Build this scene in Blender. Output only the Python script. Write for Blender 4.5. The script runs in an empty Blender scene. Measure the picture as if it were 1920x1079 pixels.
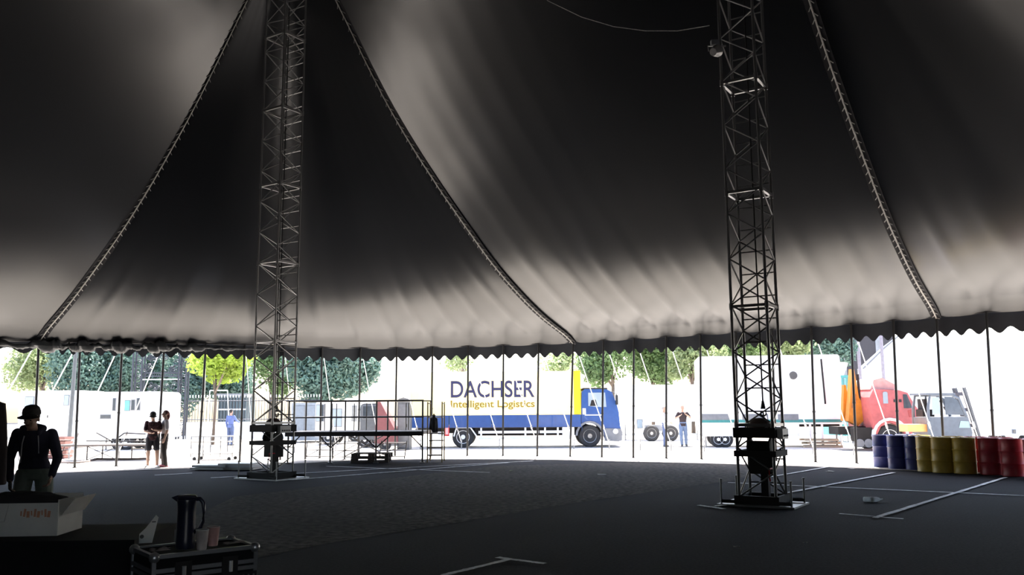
import bpy, math, random
from mathutils import Vector, Matrix, Euler
random.seed(7)
R_ = math.radians
SC = bpy.context.scene
COL = SC.collection

# ---------------------------------------------------------------- camera
FPX, EYE = 1620.0, 1.65
PITCH, ROLL = math.atan(228 / 1620), R_(-0.4)
cam_d = bpy.data.cameras.new('camera')
cam_d.sensor_width = 36.0
cam_d.lens = FPX / 1920 * 36.0
cam_d.clip_end = 600
cam = bpy.data.objects.new('camera', cam_d)
COL.objects.link(cam)
CROT = Matrix.Rotation(math.pi / 2 + PITCH, 3, 'X') @ Matrix.Rotation(ROLL, 3, 'Z')
cam.matrix_world = Matrix.Translation((0, 0, EYE)) @ CROT.to_4x4()
SC.camera = cam

# ---------------------------------------------------------------- light
SUN_ELEV, SUN_AZ = R_(60), R_(6)          # high sun beyond the far side of the tent
world = bpy.data.worlds.new('World')
SC.world = world
world.use_nodes = True
wn = world.node_tree
sky = wn.nodes.new('ShaderNodeTexSky')
sky.sky_type = 'NISHITA'
sky.sun_disc = False
sky.sun_elevation = SUN_ELEV
sky.sun_rotation = SUN_AZ
sky.dust_density = 3.0
bg = wn.nodes['Background']
bg.inputs['Strength'].default_value = 0.20
wn.links.new(sky.outputs[0], bg.inputs[0])
sun_d = bpy.data.lights.new('sun', 'SUN')
sun_d.energy = 7.0
sun_d.angle = R_(0.53)
sun_d.color = (1.0, 0.95, 0.86)
sun = bpy.data.objects.new('sun', sun_d)
COL.objects.link(sun)
sdir = Vector((math.sin(SUN_AZ) * math.cos(SUN_ELEV), math.cos(SUN_AZ) * math.cos(SUN_ELEV), math.sin(SUN_ELEV)))
sun.rotation_euler = sdir.to_track_quat('Z', 'Y').to_euler()
sun.location = sdir * 60
SC.view_settings.view_transform = 'Standard'
SC.view_settings.look = 'None'
SC.view_settings.gamma = 1.0
SC.view_settings.use_curve_mapping = False
SC.view_settings.exposure = 2.25
SC.cycles.max_bounces = 10
SC.cycles.diffuse_bounces = 6
SC.cycles.use_denoising = True
SC.cycles.sample_clamp_indirect = 8.0

# ---------------------------------------------------------------- helpers
def ray(px, py):
    return CROT @ Vector(((px - 960) / FPX, (539.5 - py) / FPX, -1.0))
def gnd(px, py, z=0.0):
    d = ray(px, py)
    return Vector((0, 0, EYE)) + d * ((z - EYE) / d.z)
def at(px, py, Y):
    d = ray(px, py)
    return Vector((0, 0, EYE)) + d * (Y / d.y)

MATS = {}
def mat(name, col, rough=0.6, metal=0.0, var=0.12, scale=6.0, bump=0.0, bscale=40.0, transl=0.0, alpha=1.0, trans=0.0, spec=0.5, coat=0.0):
    if name in MATS:
        return MATS[name]
    m = bpy.data.materials.new(name)
    m.use_nodes = True
    nt = m.node_tree
    b = nt.nodes['Principled BSDF']
    b.inputs['Roughness'].default_value = rough
    b.inputs['Metallic'].default_value = metal
    b.inputs['Specular IOR Level'].default_value = spec
    b.inputs['Coat Weight'].default_value = coat
    if trans:
        b.inputs['Transmission Weight'].default_value = trans
    tc = nt.nodes.new('ShaderNodeTexCoord')
    nz = nt.nodes.new('ShaderNodeTexNoise')
    nz.inputs['Scale'].default_value = scale
    nz.inputs['Detail'].default_value = 4
    nt.links.new(tc.outputs['Object'], nz.inputs['Vector'])
    mr = nt.nodes.new('ShaderNodeMapRange')
    mr.inputs['From Min'].default_value = 0.3
    mr.inputs['From Max'].default_value = 0.7
    mr.inputs['To Min'].default_value = 1 - var
    mr.inputs['To Max'].default_value = 1 + var
    nt.links.new(nz.outputs['Fac'], mr.inputs['Value'])
    mx = nt.nodes.new('ShaderNodeVectorMath')
    mx.operation = 'SCALE'
    mx.inputs[0].default_value = col[:3]
    nt.links.new(mr.outputs[0], mx.inputs['Scale'])
    nt.links.new(mx.outputs[0], b.inputs['Base Color'])
    if bump:
        n2 = nt.nodes.new('ShaderNodeTexNoise')
        n2.inputs['Scale'].default_value = bscale
        n2.inputs['Detail'].default_value = 5
        nt.links.new(tc.outputs['Object'], n2.inputs['Vector'])
        bp = nt.nodes.new('ShaderNodeBump')
        bp.inputs['Strength'].default_value = bump
        bp.inputs['Distance'].default_value = 0.02
        nt.links.new(n2.outputs['Fac'], bp.inputs['Height'])
        nt.links.new(bp.outputs[0], b.inputs['Normal'])
    if transl:
        tr = nt.nodes.new('ShaderNodeBsdfTranslucent')
        nt.links.new(mx.outputs[0], tr.inputs['Color'])
        ms = nt.nodes.new('ShaderNodeMixShader')
        ms.inputs[0].default_value = transl
        nt.links.new(b.outputs[0], ms.inputs[1])
        nt.links.new(tr.outputs[0], ms.inputs[2])
        nt.links.new(ms.outputs[0], nt.nodes['Material Output'].inputs[0])
    MATS[name] = m
    return m

class MB:
    """collects primitive shapes, builds ONE mesh object"""
    def __init__(self):
        self.v, self.f = [], []
    def add(self, vs, fs):
        o = len(self.v)
        self.v += [tuple(p) for p in vs]
        self.f += [tuple(i + o for i in f) for f in fs]
        return self
    def box(self, c, s, rz=0.0, rot=None):
        hx, hy, hz = s[0] / 2, s[1] / 2, s[2] / 2
        M = rot if rot is not None else Matrix.Rotation(rz, 3, 'Z')
        c = Vector(c)
        vs = [c + M @ Vector((x, y, z)) for x in (-hx, hx) for y in (-hy, hy) for z in (-hz, hz)]
        return self.add(vs, [(0, 1, 3, 2), (4, 6, 7, 5), (0, 4, 5, 1), (2, 3, 7, 6), (0, 2, 6, 4), (1, 5, 7, 3)])
    def span(self, a, b):
        return self.box([(a[i] + b[i]) / 2 for i in range(3)], [abs(b[i] - a[i]) for i in range(3)])
    def bar(self, p0, p1, r, n=6, r1=None, ry=None):
        p0, p1 = Vector(p0), Vector(p1)
        r1 = r if r1 is None else r1
        q = (p1 - p0).to_track_quat('Z', 'Y').to_matrix()
        vs = []
        for p, rr in ((p0, r), (p1, r1)):
            for k in range(n):
                a = 2 * math.pi * (k + .5) / n
                vs.append(p + q @ Vector((rr * math.cos(a), (ry if ry else rr) * math.sin(a), 0)))
        fs = [(k, (k + 1) % n, n + (k + 1) % n, n + k) for k in range(n)]
        fs += [tuple(range(n - 1, -1, -1)), tuple(range(n, 2 * n))]
        return self.add(vs, fs)
    def tube(self, pts, r, n=6, closed=False):
        pts = [Vector(p) for p in pts]
        m = len(pts)
        vs, fs = [], []
        up = Vector((0, 0, 1))
        for i, p in enumerate(pts):
            a = pts[i - 1] if (i > 0 or closed) else pts[i]
            b = pts[(i + 1) % m] if (i < m - 1 or closed) else pts[i]
            t = (b - a).normalized()
            s = t.cross(up)
            if s.length < 1e-3:
                s = t.cross(Vector((0, 1, 0)))
            s.normalize()
            u = s.cross(t)
            rr = r[i] if isinstance(r, (list, tuple)) else r
            for k in range(n):
                an = 2 * math.pi * k / n
                vs.append(p + s * (rr * math.cos(an)) + u * (rr * math.sin(an)))
        for i in range(m if closed else m - 1):
            j = (i + 1) % m
            fs += [(i * n + k, i * n + (k + 1) % n, j * n + (k + 1) % n, j * n + k) for k in range(n)]
        if not closed:
            fs += [tuple(range(n - 1, -1, -1)), tuple((m - 1) * n + k for k in range(n))]
        return self.add(vs, fs)
    def lathe(self, prof, c=(0, 0, 0), n=20, axis='Z', sx=1.0, sy=1.0, rot=None):
        c = Vector(c)
        vs, fs = [], []
        for r, z in prof:
            for k in range(n):
                a = 2 * math.pi * k / n
                x, y = r * math.cos(a) * sx, r * math.sin(a) * sy
                p = Vector((x, y, z)) if axis == 'Z' else (Vector((x, z, y)) if axis == 'Y' else Vector((z, x, y)))
                vs.append(c + (rot @ p if rot is not None else p))
        m = len(prof)
        for i in range(m - 1):
            fs += [(i * n + k, i * n + (k + 1) % n, (i + 1) * n + (k + 1) % n, (i + 1) * n + k) for k in range(n)]
        fs += [tuple(range(n - 1, -1, -1)), tuple((m - 1) * n + k for k in range(n))]
        return self.add(vs, fs)
    def prism(self, poly, y0, y1):
        """polygon in XZ extruded along Y"""
        n = len(poly)
        vs = [(x, y0, z) for x, z in poly] + [(x, y1, z) for x, z in poly]
        fs = [tuple(range(n)), tuple(range(2 * n - 1, n - 1, -1))]
        fs += [(k, k + n, (k + 1) % n + n, (k + 1) % n) for k in range(n)]
        return self.add(vs, fs)
    def ball(self, c, r, n=10, m=6):
        rx, ry, rz = r if isinstance(r, (tuple, list)) else (r, r, r)
        vs, fs = [], []
        for i in range(1, m):
            th = math.pi * i / m
            for k in range(n):
                a = 2 * math.pi * k / n
                vs.append((c[0] + rx * math.sin(th) * math.cos(a), c[1] + ry * math.sin(th) * math.sin(a), c[2] + rz * math.cos(th)))
        vs += [(c[0], c[1], c[2] + rz), (c[0], c[1], c[2] - rz)]
        for i in range(m - 2):
            fs += [(i * n + k, (i + 1) * n + k, (i + 1) * n + (k + 1) % n, i * n + (k + 1) % n) for k in range(n)]
        t, b = len(vs) - 2, len(vs) - 1
        fs += [(t, k, (k + 1) % n) for k in range(n)] + [(b, (m - 2) * n + (k + 1) % n, (m - 2) * n + k) for k in range(n)]
        return self.add(vs, fs)
    def grid(self, fn, nu, nv):
        vs = [fn(i / nu, j / nv) for i in range(nu + 1) for j in range(nv + 1)]
        w = nv + 1
        return self.add(vs, [(i * w + j, (i + 1) * w + j, (i + 1) * w + j + 1, i * w + j + 1) for i in range(nu) for j in range(nv)])
    def mesh(self, name, m, smooth=False):
        me = bpy.data.meshes.new(name)
        me.from_pydata(self.v, [], self.f)
        me.update()
        if m:
            me.materials.append(m)
        if smooth:
            me.shade_smooth() if smooth is True else me.set_sharp_from_angle(angle=smooth)
            if smooth is not True:
                pass
        return me
    def build(self, name, m, parent=None, smooth=False, loc=None, rz=0.0, fix=True):
        me = self.mesh(name, m)
        if fix:
            import bmesh
            bm = bmesh.new()
            bm.from_mesh(me)
            bmesh.ops.recalc_face_normals(bm, faces=bm.faces)
            bm.to_mesh(me)
            bm.free()
        if smooth:
            me.shade_smooth()
            if smooth is not True:
                me.set_sharp_from_angle(angle=R_(smooth))
        return inst(name, me, parent, loc, rz)

def inst(name, me, parent=None, loc=None, rz=0.0, M=None):
    o = bpy.data.objects.new(name, me)
    COL.objects.link(o)
    if parent is not None:
        o.parent = parent
    if loc is not None:
        o.location = loc
    if rz:
        o.rotation_euler.z = rz
    if M is not None:
        o.matrix_local = M
    return o

def tag(o, label, cat, group=None, kind=None):
    o['label'] = label
    o['category'] = cat
    if group:
        o['group'] = group
    if kind:
        o['kind'] = kind
    return o
def thing(name, label, cat, loc=(0, 0, 0), rz=0.0, group=None):
    o = inst(name, None, None, loc, rz)
    o.empty_display_size = 0.3
    return tag(o, label, cat, group)
def struct(o):
    o['kind'] = 'structure'
    return o
def clone(root, loc, rz, label, parent=None):
    r = root.copy()
    COL.objects.link(r)
    if parent is None:
        r.location = loc
        r.rotation_euler.z = rz
        r['label'] = label
    else:
        r.parent = parent
    for ch in root.children:
        clone(ch, None, None, None, r)
    return r
def barmesh(name, p0, p1, r, m, parent, n=6):
    return MB().bar(p0, p1, r, n).build(name, m, parent, fix=False)
UNIT_BAR = {}
def strut(name, p0, p1, r, m, parent, n=5):
    """a bar that shares one unit mesh"""
    key = (m.name, n)
    if key not in UNIT_BAR:
        UNIT_BAR[key] = MB().bar((0, 0, 0), (0, 0, 1), 1.0, n).mesh('bar', m)
    p0, p1 = Vector(p0), Vector(p1)
    d = p1 - p0
    q = d.to_track_quat('Z', 'Y').to_matrix().to_4x4()
    M = Matrix.Translation(p0) @ q @ Matrix.Diagonal((r, r, d.length, 1))
    return inst(name, UNIT_BAR[key], parent, M=M)
UNIT_BOX = {}
def block(name, c, s, m, parent, rz=0.0, rot=None):
    """a box that shares one unit mesh"""
    if m.name not in UNIT_BOX:
        UNIT_BOX[m.name] = MB().box((0, 0, 0), (1, 1, 1)).mesh('block', m)
    Q = rot.to_4x4() if rot is not None else Matrix.Rotation(rz, 4, 'Z')
    return inst(name, UNIT_BOX[m.name], parent, M=Matrix.Translation(c) @ Q @ Matrix.Diagonal((s[0], s[1], s[2], 1)))
ORD = ['first', 'second', 'third', 'fourth', 'fifth', 'sixth', 'seventh', 'eighth', 'ninth', 'tenth', 'eleventh', 'twelfth', 'thirteenth',
       'fourteenth', 'fifteenth', 'sixteenth', 'seventeenth', 'eighteenth', 'nineteenth', 'twentieth', 'twenty-first', 'twenty-second',
       'twenty-third', 'twenty-fourth', 'twenty-fifth', 'twenty-sixth', 'twenty-seventh', 'twenty-eighth', 'twenty-ninth', 'thirtieth']

# ---------------------------------------------------------------- materials
def asphalt(name, col, var, spots):
    m = bpy.data.materials.new(name)
    m.use_nodes = True
    nt = m.node_tree
    b = nt.nodes['Principled BSDF']
    b.inputs['Roughness'].default_value = 0.9
    b.inputs['Specular IOR Level'].default_value = 0.06
    tc = nt.nodes.new('ShaderNodeTexCoord')
    def noise(s, d=5):
        n = nt.nodes.new('ShaderNodeTexNoise')
        n.inputs['Scale'].default_value = s
        n.inputs['Detail'].default_value = d
        nt.links.new(tc.outputs['Object'], n.inputs['Vector'])
        return n
    n1, n2 = noise(0.35), noise(9.0 if spots > .5 else 28.0, 6)
    mr = nt.nodes.new('ShaderNodeMapRange')
    mr.inputs['From Min'].default_value, mr.inputs['From Max'].default_value = 0.3, 0.7
    mr.inputs['To Min'].default_value, mr.inputs['To Max'].default_value = 1 - var, 1 + var
    nt.links.new(n1.outputs['Fac'], mr.inputs['Value'])
    mr2 = nt.nodes.new('ShaderNodeMapRange')
    mr2.inputs['From Min'].default_value, mr2.inputs['From Max'].default_value = 0.35, 0.65
    mr2.inputs['To Min'].default_value, mr2.inputs['To Max'].default_value = 1 - spots, 1 + spots
    nt.links.new(n2.outputs['Fac'], mr2.inputs['Value'])
    mu = nt.nodes.new('ShaderNodeMath')
    mu.operation = 'MULTIPLY'
    nt.links.new(mr.outputs[0], mu.inputs[0])
    nt.links.new(mr2.outputs[0], mu.inputs[1])
    sc = nt.nodes.new('ShaderNodeVectorMath')
    sc.operation = 'SCALE'
    sc.inputs[0].default_value = col
    nt.links.new(mu.outputs[0], sc.inputs['Scale'])
    nt.links.new(sc.outputs[0], b.inputs['Base Color'])
    bp = nt.nodes.new('ShaderNodeBump')
    bp.inputs['Strength'].default_value = 0.5
    bp.inputs['Distance'].default_value = 0.01
    n3 = noise(60.0, 2)
    nt.links.new(n3.outputs['Fac'], bp.inputs['Height'])
    nt.links.new(bp.outputs[0], b.inputs['Normal'])
    return m
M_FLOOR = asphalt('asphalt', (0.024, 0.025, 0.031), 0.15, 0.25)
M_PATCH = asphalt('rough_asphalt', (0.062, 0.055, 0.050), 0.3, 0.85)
M_SUNLIT = asphalt('sunlit_pale_ground', (0.47, 0.435, 0.40), 0.12, 0.15)  # pale copy of the lot surface, its colour standing for full sun
M_PAINT = mat('road_paint', (0.80, 0.81, 0.82), 0.7, var=0.3, scale=9)
M_CANVAS = mat('tent_canvas', (0.011, 0.0125, 0.0155), 0.29, var=0.06, scale=0.8, bump=0.05, bscale=2.0, spec=0.70)
M_VALANCE = mat('valance_cloth', (0.042, 0.047, 0.058), 0.85, var=0.1, scale=3)
M_WALLCLOTH = mat('side_wall_cloth', (0.05, 0.05, 0.06), 0.85)
M_ROPE = mat('pale_rope', (0.45, 0.44, 0.42), 0.8, var=0.25, scale=30)
M_DARKCLOTH = mat('dark_cloth', (0.018, 0.018, 0.022), 0.85)
M_BLACK = mat('black_steel', (0.02, 0.02, 0.022), 0.5, 0.2)
M_STEEL = mat('galvanised_steel', (0.30, 0.30, 0.30), 0.42, 0.75, var=0.15)
M_MAST = mat('mast_steel', (0.22, 0.22, 0.22), 0.34, 0.6, var=0.2)
M_LACE = mat('dark_lace', (0.34, 0.33, 0.32), 0.8)
M_DKSTEEL = mat('dark_steel', (0.022, 0.02, 0.02), 0.7, 0.0, spec=0.2)
M_STRAP = mat('white_strap', (0.8, 0.8, 0.8), 0.8)
M_WHITE = mat('white_paint', (0.82, 0.83, 0.84), 0.4, var=0.04)
M_CREAM = mat('cream_paint', (0.78, 0.76, 0.70), 0.45, var=0.05)
M_GREY = mat('grey_paint', (0.16, 0.17, 0.19), 0.5)
M_GLASS = mat('dark_glass', (0.05, 0.06, 0.07), 0.08, spec=0.8)
M_RUBBER = mat('tyre_rubber', (0.03, 0.03, 0.032), 0.85)

# ---------------------------------------------------------------- tent plan
MAST_A, MAST_B = Vector((-5.93, 21.64, 0)), Vector((4.27, 15.15, 0))
MAST_YAW = R_(-32.5)
TOPZ = 15.0
# side poles of the open far side: foot and head
POLE_PX = [(62, 882, 72), (133, 878, 150), (221, 876, 229), (292, 874, 308), (370, 871, 386), (449, 868, 459), (522, 864, 532),
           (597, 860, 604), (674, 857, 676), (741, 856.5, 744), (807, 856, 811), (878, 856, 878), (944, 856, 944), (1010, 856, 1010),
           (1071, 857, 1075), (1131, 858.5, 1132), (1186, 860, 1189), (1248, 861, 1250), (1314, 862, 1314), (1387, 864, 1381),
           (1455, 866, 1449), (1530, 868, 1523), (1605, 870, 1598), (1692, 873, 1678), (1764, 876, 1760), (1866, 880, 1855)]
FEET = [gnd(a, b) for a, b, c in POLE_PX]
for _ in range(2):
    FEET = [FEET[0]] + [FEET[i] * .5 + (FEET[i - 1] + FEET[i + 1]) * .25 for i in range(1, len(FEET) - 1)] + [FEET[-1]]
def eave_z(i):                      # the canvas edge climbs a little from one side to the other
    return 3.86 + 0.42 * max(0, min(1, i / 25)) 
HEADS = []
for i, (a, b, c) in enumerate(POLE_PX):
    q = at(c, 650, FEET[i].y)
    HEADS.append(Vector((q.x, FEET[i].y, eave_z(i))))
# the rim goes on around the tent, out of the frame
MORE_R = [Vector((13.9, 21.8, 4.28)), Vector((15.2, 20.0, 4.28)), Vector((16.6, 17.0, 4.28)), Vector((17.2, 12.5, 4.25)), Vector((16.2, 7.5, 4.2)), Vector((13.6, 2.5, 4.2)),
          Vector((9.5, -3.0, 4.15)), Vector((4.0, -8.0, 4.1)), Vector((-3.5, -12.0, 4.1)), Vector((-12.0, -13.0, 4.1)), Vector((-20.0, -9.5, 4.0)),
          Vector((-25.0, -3.0, 4.0)), Vector((-26.3, 5.0, 3.95)), Vector((-24.8, 12.5, 3.9)), Vector((-21.5, 18.5, 3.9)), Vector((-18.6, 21.6, 3.88)),
          Vector((-16.2, 23.8, 3.86))]
RIM = HEADS + MORE_R
NR = len(RIM)
NP = len(HEADS)
def rim(t):
    i = math.floor(t)
    fr = t - i
    p0, p1, p2, p3 = (RIM[(i + k) % NR] for k in (-1, 0, 1, 2))
    return 0.5 * ((2 * p1) + (p2 - p0) * fr + (2 * p0 - 5 * p1 + 4 * p2 - p3) * fr * fr + (3 * p1 - p0 - 3 * p2 + p3) * fr ** 3)
M3 = Vector((-17.0, 4.0, TOPZ - 1.0))
M4 = Vector((-5.6, -5.0, TOPZ - 1.0))
TA, TB = Vector((MAST_A.x, MAST_A.y, TOPZ)), Vector((MAST_B.x, MAST_B.y, TOPZ))
# seams: rim position, mast
SEAM = [(0, TA), (14, TA), (24.0, TB), (NP + 3, TB), (NP + 6, M4), (NP + 9, M4), (NP + 11, M3), (NP + 14, M3)]
PHI = [(0.0, 1.0), (0.14, 0.82), (0.25, 0.68), (0.35, 0.555), (0.48, 0.415), (0.56, 0.335), (0.66, 0.245), (0.75, 0.175), (0.815, 0.125), (0.88, 0.078), (1.0, 0.0)]
PHIB = [(0.0, 1.0), (0.137, 0.82), (0.249, 0.643), (0.353, 0.51), (0.482, 0.373), (0.661, 0.20), (0.814, 0.092), (0.9, 0.045), (1.0, 0.0)]
PHIM = [(0.0, 1.0), (0.15, 0.755), (0.30, 0.535), (0.45, 0.355), (0.60, 0.215), (0.75, 0.108), (0.88, 0.042), (1.0, 0.0)]
def lerp_tab(tab, u):
    for (a, fa), (b, fb) in zip(tab, tab[1:]):
        if u <= b:
            return fa + (fb - fa) * (u - a) / (b - a)
    return tab[-1][1]
def smooth_tab(tab, u):
    return sum(lerp_tab(tab, min(1, max(0, u + d))) for d in (-.05, -.025, 0, .025, .05)) / 5 if 0.05 < u < 0.95 else lerp_tab(tab, u)
def seam_pair(t):
    ts = [s[0] for s in SEAM] + [NR]
    for k in range(len(SEAM)):
        if ts[k] <= t <= ts[k + 1] + 1e-6:
            return k, (k + 1) % len(SEAM), (t - ts[k]) / (ts[k + 1] - ts[k])
def canopy(t, u):
    k0, k1, w = seam_pair(t)
    a, b = SEAM[k0][1], SEAM[k1][1]
    r = rim(t)
    sag = 0.0
    if a is b:
        top = a.copy()
        d = (r - a); d.z = 0
        top += d.normalized() * 0.0
    else:
        top = a.lerp(b, w)
        d = (r - top); d.z = 0
        top += d.normalized() * 0.0
        sag = 1.2 * 4 * w * (1 - w)
    p = top.lerp(r, u)
    wa = 1.0 if k0 == 0 and False else 0.0
    ph_l = smooth_tab(PHI if k0 in (0,) else PHIB, u)
    ph_r = smooth_tab(PHI if k1 in (0,) else PHIB, u)
    ph = ph_l + (ph_r - ph_l) * w
    ph += (smooth_tab(PHIM, u) - ph) * math.sin(math.pi * w) ** (0.6 if k0 == 0 else 1.3) * 0.85 * (1.0 if k0 == 0 else 0.08 + 0.92 * min(1, max(0, (u - .62) / .3)))
    p.z = r.z + (top.z - r.z) * ph - sag * ph ** 2.2
    # panels belly up between the seams
    bel = math.sin(math.pi * w) ** 0.8 * math.sin(math.pi * min(1, u)) ** 0.7
    n = (0.15 if k0 != 1 else 0.0) * bel
    p.z += n
    # gathers towards each side pole
    if u > 0.55:
        e = ((u - 0.55) / 0.45) ** 2.2
        fr = t - math.floor(t)
        p.z -= 0.13 * e * (1 - u) * 4 * abs(math.cos(math.pi * fr)) ** 12
        p.z -= 0.05 * (u > 0.98) * math.sin(math.pi * fr)
    if u > 0.94:
        p.z -= 0.13 * ((u - 0.94) / 0.06) ** 2
    # long creases that fan out from the mast
    p.z += 0.006 * math.sin(t * 9.0 + u * 2.0) * u * (1 - u) * 2
    return p
# ---------------------------------------------------------------- tent
ceiling = struct(inst('ceiling', None))
ts = [s[0] for s in SEAM] + [NR]
for k in range(len(SEAM)):
    t0, t1 = ts[k], ts[k + 1]
    vis = k in (0, 1, 2, 7)
    nt_ = int((t1 - t0) * (8 if vis else 3))
    p = MB().grid(lambda a, b: canopy(t0 + (t1 - t0) * a, b), nt_, 40).build('canvas_panel', M_CANVAS, ceiling, smooth=True)
mid = MB()
for i, T in enumerate((TA, TB, M4, M3)):      # closed crowns around the mast heads
    mid.lathe([(0.7, -0.75), (0.75, -0.2), (0.6, 0.25), (0.3, 0.5)], T, 16)
def edge_pt(i, w):
    """the upper edge of the bridging panel on side i of the mast rectangle"""
    t0, t1 = [(14, 24.0), (NP + 3, NP + 6), (NP + 9, NP + 11), (NP + 14, NR)][i]
    return canopy(t0 + (t1 - t0) * w, 0.0)
def inner(a, b):
    # Coons patch between the four ridges
    e0, e2 = edge_pt(0, a), edge_pt(2, 1 - a)
    e3, e1 = edge_pt(3, 1 - b), edge_pt(1, b)
    c = [edge_pt(0, 0), edge_pt(0, 1), edge_pt(2, 0), edge_pt(2, 1)]
    return e0 * (1 - b) + e2 * b + e3 * (1 - a) + e1 * a - (c[0] * (1 - a) * (1 - b) + c[1] * a * (1 - b) + c[2] * a * b + c[3] * (1 - a) * b)
mid.grid(inner, 24, 24).build('canvas_panel', M_CANVAS, ceiling, smooth=True)
# lacing along the seams in view
for k in (0, 1, 2, 7):
    t = SEAM[k][0]
    rope, flap, loops = MB(), MB(), MB()
    pts = [canopy(t + 1e-4, u / 60) - Vector((0, 0, 0.07)) for u in range(0, 61)]
    rope.tube(pts, 0.020, 5)
    side = (rim(t + .3) - rim(t - .3)); side.z = 0; side.normalize()
    def fl(a, b):
        q = canopy(t + 1e-4, a)
        return q + side * ((b - .5) * 0.26) - Vector((0, 0, 0.03 + 0.05 * abs(b - .5)))
    flap.grid(fl, 60, 2)
    n = 120
    for i in range(n):
        u = (i + .5) / n
        q = canopy(t + 1e-4, u) - Vector((0, 0, 0.075))
        q2 = canopy(t + 1e-4, min(1, u + .006)) - Vector((0, 0, 0.075))
        s = 1 if i % 2 else -1
        loops.bar(q, q2 + side * (0.085 * s), 0.012, 4)
    rope.build('lacing_rope', M_ROPE, ceiling)
    flap.build('seam_flap', M_DARKCLOTH, ceiling)
    loops.build('lacing_loops', M_LACE, ceiling)['kind'] = 'stuff'
# valance with scalloped hem, one length per bay
VIS0, VIS1 = NR - 3, NR + NP + 2
def val_drop(t):
    tt = (t + 3) % NR - 3
    return 0.53 + 0.10 * max(0, min(1, (tt - 12) / 14)) - 0.12 * max(0, min(1, (4 - tt) / 4))
def bay(t0):
    def vf(a, b):
        t = t0 + a
        r = rim(t)
        n = rim(t + .1) - rim(t - .1); n.z = 0; n.normalize()
        out = Vector((-n.y, n.x, 0))
        d = val_drop(t) - 0.085 * (1 + math.cos(2 * math.pi * 3 * a)) * b
        wob = 0.03 * math.sin(t * 5) * b
        return Vector((r.x, r.y, r.z - 0.09 - d * b)) + out * (0.05 + wob)
    return MB().grid(vf, 24, 6)
for i in range(VIS0, VIS1):
    bay(float(i)).build('valance', M_VALANCE, ceiling, smooth=True)
edge = MB()
edge.tube([rim(VIS0 + (VIS1 - VIS0) * i / 240) - Vector((0, 0, 0.12)) for i in range(241)], 0.035, 6).build('eave_rope', M_DARKCLOTH, ceiling, smooth=True)
# rolled-up side wall bunched under the eave
roll = MB()
def rollf(a, b):
    t = -3 + 9.0 * a
    r = rim(t)
    an = 2 * math.pi * b
    lump = 0.09 + 0.05 * math.sin(t * 7.1) + 0.04 * math.sin(t * 17 + b * 6.28) + 0.025 * math.sin(t * 41 + b * 12.56)
    fade = min(1, (1 - a) * 3)
    return Vector((r.x, r.y - 0.12, r.z - 0.27)) + Vector((0.02 * math.sin(t * 29), -math.cos(an) * lump * 0.9, math.sin(an) * lump * 1.25)) * fade
roll.grid(rollf, 200, 14).build('rolled_side_wall', mat('side_wall_vinyl', (0.07, 0.075, 0.08), 0.35, bump=0.3, bscale=6), ceiling, smooth=True)
# cloth side walls closing the tent behind the camera
wb = MB()
def wallf(a, b):
    t = NP + 2.0 + (NR - 3 - NP - 2.0) * a
    r = rim(t)
    return Vector((r.x, r.y, r.z * b)) + Vector((0.12 * math.sin(t * 14) * (1 - b), 0, 0))
for g0, g1, ng in ((0.0, .40, 64), (.445, 1.0, 84)):       # unseen gap added behind the camera to let daylight onto the foreground
    wb.grid(lambda a, b: wallf(g0 + (g1 - g0) * a, b), ng, 4)
wall = struct(wb.build('wall_back', M_WALLCLOTH, None, smooth=True))

# ---------------------------------------------------------------- ground
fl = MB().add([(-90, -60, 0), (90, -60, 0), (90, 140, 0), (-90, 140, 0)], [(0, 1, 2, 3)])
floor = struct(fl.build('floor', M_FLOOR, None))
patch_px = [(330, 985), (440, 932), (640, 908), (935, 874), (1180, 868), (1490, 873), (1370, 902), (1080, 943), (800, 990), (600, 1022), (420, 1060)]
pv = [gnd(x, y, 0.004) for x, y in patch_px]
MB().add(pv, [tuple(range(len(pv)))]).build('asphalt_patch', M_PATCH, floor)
def pline(a, b, w=0.11):
    p, q = gnd(*a), gnd(*b)
    n = Vector((-(q - p).y, (q - p).x, 0)).normalized() * (w / 2)
    m = 24
    L, Rr = [], []
    for i in range(m + 1):
        c = p.lerp(q, i / m)
        k1, k2 = random.uniform(.75, 1.1), random.uniform(.75, 1.1)
        L.append(c + n * k1 + Vector((0, 0, .02)))
        Rr.append(c - n * k2 + Vector((0, 0, .02)))
    MB().add(L + Rr, [(i, i + 1, m + 2 + i, m + 1 + i) for i in range(m)]).build('painted_line', M_PAINT, floor)
for a, b, w in [((395, 898), (1000, 866), .1), ((545, 902), (955, 869), .1), ((612, 876), (918, 888), .1),
             ((1310, 950), (1358, 957), .1), ((1342, 952), (1676, 888), .11), ((1365, 907), (1990, 935), .09),
             ((1640, 974), (1886, 897), .1), ((1574, 966), (1694, 976), .07), ((830, 1083), (958, 1052), .09), ((932, 1049), (1022, 1061), .09),
             ((290, 893), (360, 889), .1), ((1440, 897), (1560, 876), .08)]:
    pline(a, b, w)
# outside ground, coloured pale for full sun, reaching in to the shade edge
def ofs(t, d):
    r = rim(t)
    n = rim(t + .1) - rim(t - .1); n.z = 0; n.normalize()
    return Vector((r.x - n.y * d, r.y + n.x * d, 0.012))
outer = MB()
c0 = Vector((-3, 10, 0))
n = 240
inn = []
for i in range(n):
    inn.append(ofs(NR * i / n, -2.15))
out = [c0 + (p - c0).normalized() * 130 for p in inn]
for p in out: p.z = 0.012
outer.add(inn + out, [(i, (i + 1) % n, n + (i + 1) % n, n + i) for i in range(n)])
struct(outer.build('sunlit_ground', M_SUNLIT, None))
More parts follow.
